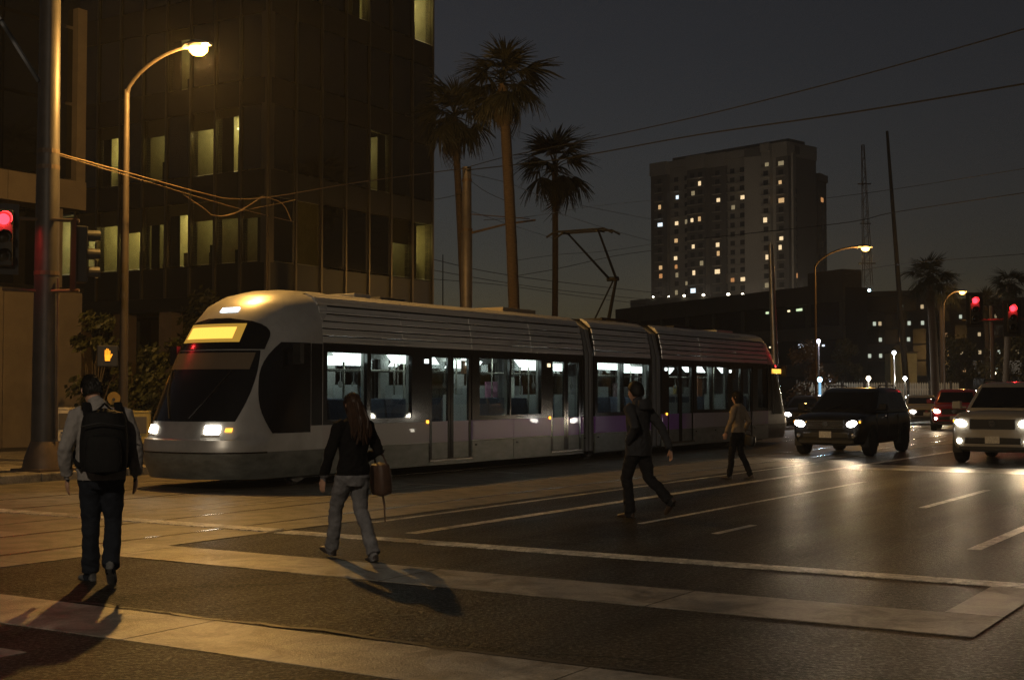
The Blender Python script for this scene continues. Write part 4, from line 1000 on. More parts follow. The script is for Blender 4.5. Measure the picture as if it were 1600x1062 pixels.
wire('thin power line above the dark one at the right', [(1288, 310, 80), (1395, 296, 66), (1610, 262, 58)], 0.014, DARKWIRE)
wire('lowest thin power line above the right-hand palms', [(1320, 428, 80), (1404, 413, 66), (1610, 396, 58)], 0.014, DARKWIRE)
wire('thin wire sagging from the catenary pole to the middle palm', [(735, 272, 39.3), (800, 288, 45), (880, 315, 60), (1030, 345, 110)], 0.014, DARKWIRE)
wire('low wire behind the tram roof left of the tower', [(676, 405, 60), (760, 424, 66), (870, 440, 75), (1030, 458, 100)], 0.018, DARKWIRE)
wire('lower parallel wire behind the tram roof', [(676, 422, 60), (780, 440, 66), (880, 454, 75), (1030, 470, 100)], 0.016, DARKWIRE)
wire('thin wire rising right behind the pantograph', [(800, 432, 80), (870, 420, 80), (960, 400, 82), (1030, 390, 90)], 0.018, DARKWIRE)
wire('fine wire from the office corner to the catenary pole', [(676, 312, 52), (700, 308, 46), (729, 300, 39.3)], 0.010, DARKWIRE)
wire('fine sagging wire between catenary pole and tallest palm', [(735, 282, 39.3), (760, 300, 38.6), (800, 318, 37.7)], 0.008, DARKWIRE)
wire('fine wire from the catenary bracket rising to the right', [(756, 344, 39), (830, 338, 44), (930, 322, 55), (1030, 312, 80)], 0.010, DARKWIRE)
wire('thin slack wire left of the third palm', [(735, 330, 39.3), (800, 352, 46), (864, 372, 55)], 0.010, DARKWIRE)
wire('thin wire from the third palm toward the apartment tower', [(866, 330, 55), (930, 352, 65), (1000, 372, 90), (1026, 378, 100)], 0.014, DARKWIRE)
wire('third low wire behind the tram roof', [(676, 436, 58), (790, 446, 64), (900, 462, 75), (1030, 478, 100)], 0.014, DARKWIRE)
wire('faint wire crossing the third palm trunk', [(800, 408, 60), (870, 398, 64), (950, 392, 70), (1026, 380, 85)], 0.012, DARKWIRE)
wz = 5.70
wire('contact wire over the tram touching the pantograph', [tuple(R(u, TV, wz + 0.02 * math.sin(u))) for u in (23.5, 28, 36, 50, 70, 100, 140)], 0.010, DARKWIRE, 3)
wire('messenger wire above the contact wire of the tram', [tuple(R(u, TV, z)) for u, z in ((23.5, 5.74), (30, 6.0), (40, 6.5), (52, 6.1), (66, 6.5), (100, 6.3), (140, 6.4))], 0.009, DARKWIRE, 3)

# ================================================================= vegetation
FROND = mat('palm_frond', (0.014, 0.015, 0.007), 0.6, col2=(0.032, 0.032, 0.014), vscale=3)
DEAD = mat('palm_dead_frond', (0.05, 0.037, 0.02), 0.8, var=0.3, vscale=5)
TRUNK = mat('palm_trunk', (0.085, 0.06, 0.042), 0.9, var=0.35, vscale=7, bump=0.7, bscale=14, stretch=(1, 1, 5))
def frond_mesh(seed, dead=False):
    """a fan leaf: petiole along +x, blades spreading from its end; drooping tips"""
    r = random.Random(seed); b = MB()
    pl = r.uniform(0.55, 0.75)
    hub = Vector((pl, 0, 0.10 * pl)); nb = 26
    b.tube([(0, 0, 0), (pl * 0.5, 0, 0.08), hub], [0.03, 0.02, 0.012], 4)
    for k in range(nb):
        a = math.radians(lerp(-82, 82, k / (nb - 1)) + r.uniform(-3, 3))
        L = (1.0 - 0.32 * abs(math.sin(a)) ** 1.5) * r.uniform(0.78, 1.06)
        wv = 0.034 * r.uniform(0.8, 1.2); dr = r.uniform(0.25, 0.75) * (1.5 if dead else 1)
        d = Vector((math.cos(a), math.sin(a), 0)); sidev = Vector((-math.sin(a), math.cos(a), 0))
        prev = None; 
        for q in range(4):
            t = q / 3; w = wv * (0.35, 1.0, 0.8, 0.08)[q]
            c = hub + d * (L * t) + Vector((0, 0, -dr * L * t ** 2.2)) + Vector((0, 0, 0.06 * math.cos(2 * a) * t))
            cur = [c - sidev * w, c + Vector((0, 0, 0.012)), c + sidev * w]
            if prev:
                b.poly([prev[0], prev[1], cur[1], cur[0]]); b.poly([prev[1], prev[2], cur[2], cur[1]])
            prev = cur
    return b.mesh('frond', DEAD if dead else FROND, fix=False)
FR = [frond_mesh(k) for k in range(6)]; FD = [frond_mesh(60 + k, True) for k in range(3)]
def palm(label, base, top, r0, r1, crown, seed, nf=34, skirt=14, group='fan palms'):
    r = random.Random(seed)
    t = thing('palm_tree', label, 'palm tree', base, 0, group)
    T = top - base; n = 30
    pts, rad = [], []
    for k in range(n + 1):
        f = k / n; bend = 0.10 * math.sin(f * PI) 
        pts.append(Vector((T.x * f + bend * 0.6, T.y * f, T.z * f))); rad.append(lerp(r0, r1, f) * (1 + 0.035 * (k % 2)) * (1.25 if k == 0 else 1))
    MB().tube(pts, rad, 14).build('trunk', TRUNK, t, smooth=60)
    for k in range(nf):
        f = k / nf; el = math.radians(lerp(80, -52, f ** 0.8) + r.uniform(-16, 16)); az = k * 2.39996 + r.uniform(-0.25, 0.25)
        o = link('frond', r.choice(FR), t, loc=T + Vector((0, 0, 0.10 * crown * (1 - f))))
        s = crown * r.uniform(0.46, 0.70) * (1.0 - 0.12 * abs(math.sin(el))); o.scale = (s, s * r.uniform(0.85, 1.1), s)
        o.rotation_euler = (r.uniform(-0.4, 0.4), -el, az)
    for k in range(skirt):
        o = link('dead_frond', r.choice(FD), t, loc=T + Vector((0, 0, -0.12 * crown - 0.05 * k)))
        s = crown * r.uniform(0.34, 0.46); o.scale = (s, s * 0.7, s); o.rotation_euler = (r.uniform(-0.3, 0.3), math.radians(r.uniform(62, 84)), r.uniform(0, 6.28))
    return t
def palm_at(label, px, pyt, d, lean_px, r0, r1, crown, seed, pyb=478, **kw):
    top = at(px, pyt, d); low = at(px + lean_px, pyb, d)
    k = low.z / (top.z - low.z); base = low - (top - low) * k; base.z = 0
    return palm(label, base, top, r0, r1, crown, seed, **kw)
palm_at('tallest fan palm with a reddish lit trunk right of the catenary pole', 786, 132, 37.7, 14, 0.17, 0.14, 1.62, 11, nf=30, skirt=5)
palm_at('fan palm left of the catenary pole in front of the office block', 710, 185, 44, 12, 0.13, 0.11, 1.75, 12, nf=30, skirt=6)
palm_at('grey-trunked fan palm nearest the raised pantograph', 867, 268, 55, -2, 0.13, 0.12, 2.15, 13, nf=26, skirt=5)
palm_at('fan palm with a pale trunk above the silver sedan', 1452, 436, 80, 8, 0.26, 0.20, 1.75, 14, pyb=600, nf=36)
palm_at('shorter fan palm half hidden behind the pale-trunked palm', 1470, 452, 92, 2, 0.2, 0.16, 1.8, 15, pyb=600, nf=28, skirt=8)
palm_at('fan palm behind the rightmost red signal', 1576, 446, 84, -6, 0.2, 0.17, 1.5, 16, pyb=600, nf=30, skirt=8)
palm_at('short fan palm between the two red signals', 1540, 478, 96, 3, 0.2, 0.17, 1.6, 17, pyb=600, nf=26, skirt=8)

BARK = mat('bark', (0.06, 0.045, 0.03), 0.9, var=0.3, vscale=8, bump=0.6)
def leafy(name, label, cat, loc, h, rx, rz_, nleaf, seed, m, trunk_h=0.5, leaf=0.10, group=None):
    """trunk, limbs and a crown of small separate leaf faces gathered in clumps"""
    r = random.Random(seed); t = thing(name, label, cat, loc, 0, group)
    tb = MB(); tb.tube([(0, 0, 0), (0.05, 0, trunk_h), (0, 0.05, h * 0.65)], [0.05 * h / 3 + 0.02, 0.04 * h / 3 + 0.01, 0.015], 7)
    clumps = []
    for k in range(16):
        a = r.uniform(0, 6.28); q = r.uniform(0.25, 0.95); zz = r.uniform(trunk_h, h)
        prof = math.sqrt(max(0.1, 1 - ((zz - (h + trunk_h) / 2) / ((h - trunk_h) / 2 + 0.1)) ** 2))
        c = Vector((rx * q * prof * math.cos(a), rx * q * prof * math.sin(a), zz)); clumps.append((c, r.uniform(0.22, 0.42) * rx))
        tb.tube([(0, 0, lerp(trunk_h * 0.6, h * 0.5, r.random())), c * 0.6 + Vector((0, 0, c.z * 0.25)), c], [0.025, 0.015, 0.006], 5)
    tb.build('trunk', BARK, t, smooth=True)
    lf = MB()
    for k in range(nleaf):
        c, cr = r.choice(clumps)
        d = Vector((r.gauss(0, 1), r.gauss(0, 1), r.gauss(0, 0.8))); d = d.normalized() * cr * r.random() ** 0.4
        p = c + d; nrm = Vector((r.gauss(0, 1), r.gauss(0, 1), r.gauss(0.6, 1))).normalized(); a = nrm.orthogonal().normalized(); b = nrm.cross(a)
        s = leaf * r.uniform(0.6, 1.2); w = s * 0.45
        lf.poly([p - a * s, p - b * w, p + a * s, p + b * w])
    lf.build('foliage', m, t, fix=False, kind='stuff')
    return t
LEAF = mat('shrub_leaf', (0.028, 0.034, 0.012), 0.55, col2=(0.06, 0.062, 0.022), vscale=2)
LEAF2 = mat('tree_leaf', (0.032, 0.036, 0.014), 0.6, col2=(0.07, 0.065, 0.025), vscale=1)
leafy('shrub', 'tall dark shrub beside the sand concrete building', 'shrub', gx(146, 33.5) + Vector((0, 0, 0.14)), 3.4, 0.8, 1, 1500, 1, LEAF, 0.3, 0.10, 'shrubs by the left corner')
leafy('shrub', 'dark shrub behind the amber street light pole', 'shrub', gx(205, 34.5) + Vector((0, 0, 0.14)), 3.0, 1.0, 1, 1700, 2, LEAF, 0.3, 0.10, 'shrubs by the left corner')
leafy('shrub', 'dark shrub half hidden by the nose of the tram', 'shrub', gx(258, 35) + Vector((0, 0, 0.14)), 2.7, 0.9, 1, 1500, 3, LEAF, 0.3, 0.10, 'shrubs by the left corner')
leafy('street_tree', 'dark street tree at the foot of the glass office block', 'tree', gx(330, 44) + Vector((0, 0, 0.14)), 4.6, 1.3, 1, 1900, 4, LEAF2, 1.5, 0.12, 'street trees')
leafy('street_tree', 'reddish lit tree behind the rear end of the tram', 'tree', gx(1262, 80), 4.4, 1.6, 1, 2200, 5, mat('tree_leaf_lit', (0.12, 0.075, 0.03), 0.6, col2=(0.18, 0.10, 0.04), vscale=1), 1.2, 0.13, 'street trees')  # reddish lamplight on the crown is put into the leaf colour
leafy('street_tree', 'dark bushy tree above the black SUV', 'tree', gx(1322, 98), 5.2, 1.7, 1, 2200, 6, LEAF2, 1.4, 0.16, 'street trees')
leafy('street_tree', 'dark tree right of the pale palm trunk', 'tree', gx(1500, 98), 5.8, 2.3, 1, 2400, 8, LEAF2, 1.2, 0.16, 'street trees')
leafy('street_tree', 'dark tree under the rightmost palms', 'tree', gx(1575, 94), 5.6, 2.4, 1, 2400, 9, LEAF2, 1.2, 0.16, 'street trees')

# ================================================================= vehicles
CARGLASS = mat('car_glass', (0.008, 0.008, 0.009), 0.06, coat=0.3)
CHROME = mat('chrome', (0.62, 0.62, 0.62), 0.12, 1.0)
PLASTIC = mat('car_plastic', (0.015, 0.015, 0.015), 0.5)
PLATE = mat('number_plate', (0.55, 0.55, 0.52), 0.5, var=0.25, vscale=30)
RIM = mat('wheel_rim', (0.45, 0.45, 0.44), 0.25, 0.9)
HOUSING = mat('lamp_housing', (0.5, 0.5, 0.5), 0.1, 0.8)
def wheel_obj(t, x, y, r, side):
    w = bpy.data.objects.new('wheel', None); C.objects.link(w); w.parent = t; w.location = (x, y, r)
    MB().lathe([(r * 0.62, -0.11), (r * 0.93, -0.115), (r, -0.07), (r, 0.07), (r * 0.93, 0.115), (r * 0.62, 0.11)], 28, 0, 'y').build('tyre', RUBBER, w, smooth=True)
    rm = MB().lathe([(r * 0.62, side * -0.02), (r * 0.60, side * 0.10), (r * 0.66, side * 0.112), (r * 0.66, side * -0.02)], 28, 0, 'y')
    for k in range(5):
        a = 2 * PI * k / 5; c, s = math.cos(a), math.sin(a)
        e = [(c * r * 0.62 - s * q, side * 0.085, s * r * 0.62 + c * q) for q in (-0.035, 0.035)]; e2 = [(c * 0.05 - s * q, side * 0.095, s * 0.05 + c * q) for q in (-0.03, 0.03)]
        rm.prism([e[0], e[1], e2[1], e2[0]], (0, -side * 0.03, 0))
    rm.lathe([(0.0 + 0.01, side * 0.10), (0.06, side * 0.098), (0.06, side * 0.05)], 12, 0, 'y')
    rm.build('rim', RIM, w, smooth=True)
def car(label, fa, heading, col, spec, lights='HEADCOOL', group='cars waiting at the far line', beam=0, small=False):
    """fa: front-axle point on the ground; heading: rotation of +x (forward)"""
    L, Wd, H, wb, fo, wr, belt, hood, sty = spec
    hw = Wd / 2; ro = L - wb - fo
    t = thing('parked_car' if False else ('suv' if sty == 'suv' else 'sedan'), label, 'car', fa, heading, group)
    paint = mat('paint_' + '_'.join('%d' % int(c * 100) for c in col), col, 0.28, 0.25, 0.04, 3, coat=0.8)
    xr = -(wb + ro); xc = -0.30 if sty == 'suv' else -0.45
    st = [(fo, 0.74, 0.38, hood - 0.22), (fo - 0.05, 0.85, 0.31, hood - 0.12), (fo - 0.20, 0.94, 0.27, hood - 0.05), (0.35, 1.0, 0.25, hood + 0.03), (xc + 0.1, 1.0, 0.25, belt - 0.04), (xc - 0.5, 1.0, 0.25, belt),
          (-wb * 0.6, 1.0, 0.25, belt + 0.01), (-wb, 1.0, 0.27, belt + 0.03), (xr + 0.25, 0.97, 0.32, belt + 0.03 if sty == 'suv' else belt - 0.02), (xr + 0.06, 0.90, 0.38, belt - 0.03), (xr, 0.80, 0.45, belt - 0.15)]
    rr = []
    for x, wf, zb, zt in st:
        w = hw * wf; hgt = zt - zb
        half = [(0.0, zb), (0.84 * w, zb), (0.96 * w, zb + 0.10), (0.995 * w, zb + 0.35 * hgt), (w, zb + 0.55 * hgt), (0.985 * w, zb + 0.80 * hgt), (0.93 * w, zt - 0.05), (0.80 * w, zt - 0.004), (0.4 * w, zt + 0.025), (0.0, zt + 0.035)]
        rr.append([Vector((x, y, z)) for y, z in half] + [Vector((x, -y, z)) for y, z in reversed(half[1:-1])])
    bo = MB().rings(rr).build('body', paint, t, smooth=70); sb_ = bo.modifiers.new('round', 'SUBSURF'); sb_.levels = 2; sb_.render_levels = 2
    # greenhouse
    xw1 = xc - (0.80 if sty == 'suv' else 0.85); xt0 = xr + (0.10 if sty == 'suv' else 0.55); xt1 = xr + (0.42 if sty == 'suv' else 1.25)
    lev = [(belt - 0.03, xc, xt0, 0.93), (belt + 0.05, xc - 0.07, xt0 + 0.03, 0.915), (H - 0.13, xw1 + 0.02, xt1 - 0.04, 0.78), (H - 0.06, xw1 - 0.14, xt1 + 0.06, 0.74), (H - 0.015, xw1 - 0.36, xt1 + 0.28, 0.66), (H, xw1 - 0.62, xt1 + 0.55, 0.42)]
    cols_ = [(1, 0), (1, 0.45), (0.985, 0.86), (0.955, 0.97), (0.93, 1.0), (0.62, 1.0), (0.585, 1.0), (0.31, 1.0), (0.275, 1.0), (0.08, 1.0), (0.015, 0.95), (0, 0.80), (0, 0)]
    tags = ['w', 'w', 'p', 'p', 's', 'p', 's', 'p', 's', 'p', 'p', 'b']
    body2 = MB(); wins2 = {}
    for s in (1, -1):
        grid_ = [[Vector((lerp(x1, x0, cx), s * hw * wf * cy, z)) for cx, cy in cols_] for z, x0, x1, wf in lev]
        for i in range(5):
            for j in range(12):
                q = [grid_[i][j], grid_[i][j + 1], grid_[i + 1][j + 1], grid_[i + 1][j]]
                if i == 1 and tags[j] != 'p':
                    key = {'w': 'windscreen', 'b': 'rear_window', 's': 'side_window%d%d' % (s, j)}[tags[j]]
                    wins2.setdefault(key, MB()).poly(q)
                else: body2.poly(q)
        if s == 1: top = grid_[5]
        else: body2.poly(top + list(reversed(grid_[5][1:-1])))
    def weld(o):
        bm = bmesh.new(); bm.from_mesh(o.data); bmesh.ops.remove_doubles(bm, verts=bm.verts, dist=0.002); bmesh.ops.recalc_face_normals(bm, faces=bm.faces); bm.to_mesh(o.data); bm.free()
    rf = body2.build('cabin', paint, t, smooth=35); weld(rf)
    for k, g in wins2.items():
        o = g.build('side_window' if k.startswith('side') else k, CARGLASS, t, smooth=True); weld(o)
    # wheels and arches
    for x in (0, -wb):
        for s in (1, -1):
            wheel_obj(t, x, s * (hw - 0.10), wr, s)
            ar = MB(); R0 = wr + 0.07
            ar.rings([[Vector((x + R0 * math.cos(a), s * yy, wr + R0 * math.sin(a))) for a in [PI * k / 12 for k in range(13)]] + [Vector((x - R0, s * yy, 0.24)), Vector((x + R0, s * yy, 0.24))] for yy in (hw - 0.20, hw + 0.004)])
            ar.build('wheel_arch', PLASTIC, t)
    hm = {'HEADCOOL': HEADCOOL, 'HEADLIGHT': HEADLIGHT}.get(lights, HOUSING)
    hz = hood - 0.24
    fx = fo + 0.012
    for s in (1, -1):
        ho = MB().prism([(fx - 0.17, s * hw * 0.90, hz - 0.07), (fx - 0.03, s * hw * 0.56, hz - 0.08), (fx - 0.05, s * hw * 0.58, hz + 0.08), (fx - 0.19, s * hw * 0.91, hz + 0.11)], (-0.06, 0, 0)).build('headlight', HOUSING, t)
        bu = MB().lathe([(0.01, 0.035), (0.085, 0.025), (0.11, -0.02)], 16, 0, 'x').build('bulb', hm, ho, smooth=True); bu.location = (fx, s * hw * 0.70, hz); bu.scale = (1, 1.25, 0.72); bu.rotation_euler = (s * 0.25, 0, 0)
        MB().box(fx - 0.14, fx - 0.12, *sorted((s * hw * 0.86, s * hw * 0.90)), hz + 0.02, hz + 0.07).build('turn_signal', AMBERLAMP, ho)
        MB().lathe([(0.01, 0.02), (0.05, 0.01), (0.06, -0.03)], 12, 0, 'x', (fx - 0.02, s * hw * 0.74, 0.52)).build('fog_light', hm if lights == 'HEADLIGHT' else HOUSING, t, smooth=True)
        mi = MB(); mi.box(xc - 0.28, xc - 0.10, *sorted((s * (hw + 0.02), s * (hw + 0.22))), belt + 0.02, belt + 0.20); mi.box(xc - 0.22, xc - 0.16, *sorted((s * (hw - 0.10), s * (hw + 0.03))), belt + 0.03, belt + 0.08)
        mi.build('mirror', paint, t, bevel=0.03)
        if not small:
            for k, xx in enumerate((xc - 0.85, xc - 1.75)): MB().box(xx - 0.10, xx + 0.06, *sorted((s * (hw - 0.002), s * (hw + 0.025))), belt - 0.14, belt - 0.11).build('door_handle', CHROME if col[0] < 0.1 else paint, t)
            for xx in (xc - 0.05, xc - 1.0, xc - 1.95): MB().box(xx - 0.006, xx + 0.006, *sorted((s * (hw - 0.02), s * (hw + 0.003))), 0.42, belt - 0.05).build('door_seam', PLASTIC, t)
            if sty == 'suv': MB().tube([(xw1 - 0.3, s * hw * 0.70, H - 0.02), (xw1 - 0.4, s * hw * 0.70, H + 0.05), (xt1 + 0.5, s * hw * 0.70, H + 0.05), (xt1 + 0.35, s * hw * 0.70, H - 0.02)], 0.018, 6).build('roof_rail', BLACKMETAL, t)
        MB().box(xr - 0.005, xr + 0.10, *sorted((s * hw * 0.62, s * hw * 0.86)), belt - 0.36, belt - 0.12).build('tail_light', mat('tail_red', (0.25, 0.01, 0.01), 0.2), t)
        if beam:
            lamp('headlight_beam', 'SPOT', (fx + 0.06, s * hw * 0.70, hz), beam, (1, 0.74, 0.44), t, (0, math.radians(-88.0), 0), spot_size=math.radians(64), spot_blend=0.9, shadow_soft_size=0.06)
    gr = bpy.data.objects.new('grille', None); C.objects.link(gr); gr.parent = t
    MB().box(fx - 0.05, fx + 0.004, -hw * 0.50, hw * 0.50, hz - 0.13, hz + 0.09).build('grille_opening', PLASTIC, gr)
    for k in range(4): MB().box(fx - 0.02, fx + 0.02, -hw * 0.49, hw * 0.49, hz - 0.115 + k * 0.055, hz - 0.097 + k * 0.055).build('grille_bar', CHROME if col[0] < 0.1 else PLASTIC, gr)
    MB().lathe([(0.075, fx + 0.0), (0.075, fx + 0.03), (0.06, fx + 0.03), (0.06, fx + 0.01)], 18, 0, 'x', (0, 0, hz - 0.01)).build('emblem', CHROME, gr)
    MB().box(fx - 0.05, fx + 0.006, -hw * 0.62, hw * 0.62, 0.46, 0.60).build('lower_intake', PLASTIC, t, bevel=0.02)
    MB().box(fx + 0.008, fx + 0.022, -0.155, 0.155, 0.47, 0.63).build('number_plate', PLATE, t)
    MB().box(fx - 0.10, fx - 0.02, -hw * 0.74, hw * 0.74, 0.335, 0.40).build('bumper_lip', PLASTIC, t)
    if not small:
        for y0 in (0.1, -0.45):
            MB().tube([(xc - 0.02, y0 + 0.05, belt + 0.055), (xc - 0.16, y0 + 0.42, belt + 0.16)], 0.01, 4).build('wiper', PLASTIC, t)
    return t
HD = STREET_RZ + PI                                          # heading back along the street, towards us
SUV = (4.65, 1.92, 1.74, 2.85, 0.86, 0.36, 1.12, 1.06, 'suv')
SUVB = (5.0, 1.96, 1.86, 3.02, 0.92, 0.39, 1.20, 1.16, 'suv')
SED = (4.7, 1.82, 1.46, 2.75, 0.92, 0.33, 0.98, 0.90, 'sedan')
car('glossy black SUV with bright headlights waiting beside the tram rear', R(33.6, 11.15), HD, (0.012, 0.012, 0.013), SUV, beam=135, group='SUVs waiting at the line')
car('white SUV with lit fog lights cut by the right edge', R(31.9, 6.72), HD, (0.40, 0.385, 0.35), SUVB, lights='HEADLIGHT', beam=135, group='SUVs waiting at the line')
car('distant silver sedan between the two SUVs', gx(1444, 66), math.radians(-101), (0.40, 0.37, 0.32), SED, group='distant cars', small=True, beam=60)
car('red SUV half hidden behind the white SUV', gx(1492, 56), math.radians(-112), (0.35, 0.02, 0.03), SUV, lights='HEADLIGHT', group='distant cars', small=True, beam=60)
car('dark sedan half hidden behind the black SUV', gx(1258, 58), math.radians(-108), (0.03, 0.03, 0.032), SED, group='distant cars', small=True)
# ================================================================= people
SKIN = mat('skin', (0.42, 0.24, 0.16), 0.55, var=0.06)
def body_mesh(segs, voxel=0.0075):
    """segs: (points, radii, side, tag). One closed surface grown from overlapping lofts, then tagged by the nearest loft"""
    b = MB()
    for pts, rad, side, tagi in segs: b.tube(pts, rad, 14, 0, True, side)
    src = b.mesh('body_source', SKIN)
    o = bpy.data.objects.new('body_source', src); C.objects.link(o)
    m = o.modifiers.new('r', 'REMESH'); m.mode = 'VOXEL'; m.voxel_size = voxel
    s = o.modifiers.new('s', 'SMOOTH'); s.factor = 0.5; s.iterations = 5
    dg = bpy.context.evaluated_depsgraph_get(); me = bpy.data.meshes.new_from_object(o.evaluated_get(dg))
    bpy.data.objects.remove(o); bpy.data.meshes.remove(src)
    return me
def mean_r(r): return (r[0] * r[1]) ** 0.5 if isinstance(r, (tuple, list)) else r
def classify(pts_np, segs):
    best = np.full(len(pts_np), 1e9); out = np.zeros(len(pts_np), int)
    for pts, rad, side, tagi in segs:
        for i in range(len(pts) - 1):
            a, c = np.array(pts[i], float), np.array(pts[i + 1], float); d = c - a; L = max(1e-9, d @ d)
            t = np.clip((pts_np - a) @ d / L, 0, 1); q = a + t[:, None] * d
            rr = mean_r(rad[i]) + t * (mean_r(rad[i + 1]) - mean_r(rad[i]))
            dist = np.linalg.norm(pts_np - q, axis=1) / rr
            w = dist < best; best[w] = dist[w]; out[w] = tagi
    return out
def hand(segs, wrist, dirv, side, palmn, tagi, curl=0.5):
    """palm, four unequal curled fingers and a thumb leaving the side of the palm"""
    d = Vector(dirv).normalized(); n = Vector(palmn); n = (n - d * n.dot(d)).normalized(); s = d.cross(n).normalized() * side
    w = Vector(wrist)
    segs.append(([w - d * 0.02, w + d * 0.03, w + d * 0.085, w + d * 0.10], [(0.028, 0.020), (0.036, 0.017), (0.042, 0.015), (0.036, 0.011)], tuple(s), tagi))
    for k, L in enumerate((0.072, 0.082, 0.077, 0.060)):
        o = w + d * 0.09 + s * (0.030 - 0.0195 * k)
        p1 = o + d * (L * 0.45) + n * (L * 0.12 * curl); p2 = p1 + d * (L * 0.32 * (1 - 0.4 * curl)) + n * (L * 0.30 * curl); p3 = p2 + d * (L * 0.18 * (1 - curl)) + n * (L * 0.28 * curl)
        segs.append(([o - d * 0.02, p1, p2, p3], [0.0095, 0.0088, 0.008, 0.006], None, tagi))
    t0 = w + d * 0.03 + s * 0.030; t1 = t0 + d * 0.03 + s * 0.022 + n * 0.008; t2 = t1 + d * 0.032 + s * 0.004 + n * 0.012
    segs.append(([t0 - s * 0.015, t1, t2], [0.013, 0.0105, 0.008], None, tagi))
def person(label, loc, rz, H, pose, mats_, hair, group=None, bulk=1.0, seed=0):
    """local frame: +x the person's right, +y the way they face. tags: 0 skin 1 top 2 trousers 3 shoes"""
    k = H / 1.75
    P = thing('person', label, 'person', loc, rz, group); P.scale = (k, k, k)
    segs = []; dz = pose.get('drop', 0.0); lean = pose.get('lean', 0.0)
    def T(x, y, z): return (x + pose.get('sway', 0) * max(0, (z - 0.9)), y + lean * max(0, z - 0.9), z - dz)
    b = bulk; hem = pose.get('hem', 0.84)
    segs.append(([T(0, 0, hem), T(0, 0, 0.95), T(0, 0, 1.10), T(0, 0, 1.25), T(0, 0, 1.37), T(0, 0, 1.445), T(0, 0, 1.49)],
                 [(0.185 * b, 0.135 * b), (0.19 * b, 0.135 * b), (pose.get('waist', 0.17) * b, 0.12 * b), (0.185 * b, 0.125 * b), (0.198 * b, 0.12 * b), (0.165 * b, 0.095), (0.075, 0.07)], (1, 0, 0), 1))
    segs.append(([T(0, 0, 0.80), T(0, -0.01, 0.88), T(0, 0, 1.0)], [(0.14 * b, 0.11), (pose.get('hips', 0.17) * b, 0.128), (0.155 * b, 0.11)], (1, 0, 0), 2))
    for s, kn, an, ft in ((-1, 'kl', 'al', 'fl'), (1, 'kr', 'ar', 'fr')):
        hip = T(s * 0.088, 0, 0.90); K = Vector(pose[kn]); A = Vector(pose[an])
        hipv = Vector(hip); lw = pose.get('leg', 1.0)
        segs.append(([hipv, hipv.lerp(K, 0.5) + Vector((0, 0.012, 0)), K, K.lerp(A, 0.4) + Vector((0, -0.014, 0)), A + (A - K).normalized() * 0.015], [0.098 * lw, 0.084 * lw, 0.066 * lw, 0.064 * lw, pose.get('cuff', 0.060)], (1, 0, 0), 2))
        yaw, pit = pose[ft]; d = Vector((math.sin(yaw) * math.cos(pit), math.cos(yaw) * math.cos(pit), math.sin(pit))); up = Vector((0, 0, 1)); up = (up - d * up.dot(d)).normalized()
        o = A - up * 0.045
        segs.append(([o - d * 0.065, o - d * 0.02, o + d * 0.07 - up * 0.012, o + d * 0.14 - up * 0.02, o + d * 0.185 - up * 0.024], [(0.030, 0.034), (0.040, 0.042), (0.044, 0.034), (0.046, 0.026), (0.026, 0.016)], tuple(d.cross(up)), 3))
        segs.append(([o - d * 0.07 - up * 0.034, o + d * 0.06 - up * 0.038, o + d * 0.175 - up * 0.036], [(0.032, 0.010), (0.043, 0.010), (0.030, 0.009)], tuple(d.cross(up)), 3))
        segs.append(([A + Vector((0, 0, 0.03)), o], [0.045, 0.04], None, 3))
    for s, el, wr, hv in ((-1, 'el', 'wl', 'hl'), (1, 'er', 'wr', 'hr')):
        sh = Vector(T(s * 0.175 * b, 0, 1.405)); E = Vector(pose[el]) - Vector((0, 0, dz)); Wp = Vector(pose[wr]) - Vector((0, 0, dz)); aw = pose.get('arm', 1.0)
        segs.append(([sh + Vector((-s * 0.05, 0, 0.015)), sh, sh.lerp(E, 0.5), E, E.lerp(Wp, 0.5), Wp], [0.066 * aw, 0.070 * aw, 0.060 * aw, 0.052 * aw, 0.048 * aw, 0.040 * aw], None, 1))
        if pose.get(hv) is not None: hand(segs, Wp + (Wp - E).normalized() * 0.02, pose[hv], s, (-s * 0.9, 0.3, 0), 0, 0.45)
    hx, hy, yaw, tilt, roll = pose['head']
    M = Matrix.Translation(Vector(T(hx, hy, 1.625))) @ Matrix.Rotation(yaw, 4, 'Z') @ Matrix.Rotation(roll, 4, 'Y') @ Matrix.Rotation(-tilt, 4, 'X')
    hp = lambda x, y, z: M @ Vector((x, y, z))
    segs.append(([T(0, -0.01, 1.44), hp(0, -0.015, -0.07)], [0.062, 0.056], (1, 0, 0), 0))
    segs.append(([T(0, -0.01, 1.46), T(hx * 0.5, hy * 0.5 - 0.01, 1.515)], [(0.085, 0.08), (0.072, 0.072)], (1, 0, 0), 1))
    segs.append(([hp(0, 0.045, -0.118), hp(0, 0.03, -0.09), hp(0, 0.012, -0.045), hp(0, 0.0, 0.0), hp(0, -0.006, 0.05), hp(0, -0.008, 0.09), hp(0, -0.008, 0.118)],
                 [(0.028, 0.028), (0.052, 0.060), (0.066, 0.084), (0.073, 0.095), (0.074, 0.097), (0.058, 0.075), (0.028, 0.036)], tuple(M.to_3x3() @ Vector((1, 0, 0))), 0))
    segs.append(([hp(0, 0.082, 0.015), hp(0, 0.105, -0.025), hp(0, 0.09, -0.035)], [0.010, 0.014, 0.013], None, 0))           # nose
    for s in (-1, 1): segs.append(([hp(s * 0.072, -0.005, -0.03), hp(s * 0.080, -0.012, 0.0), hp(s * 0.078, -0.012, 0.025)], [(0.008, 0.012), (0.010, 0.018), (0.008, 0.014)], None, 0))
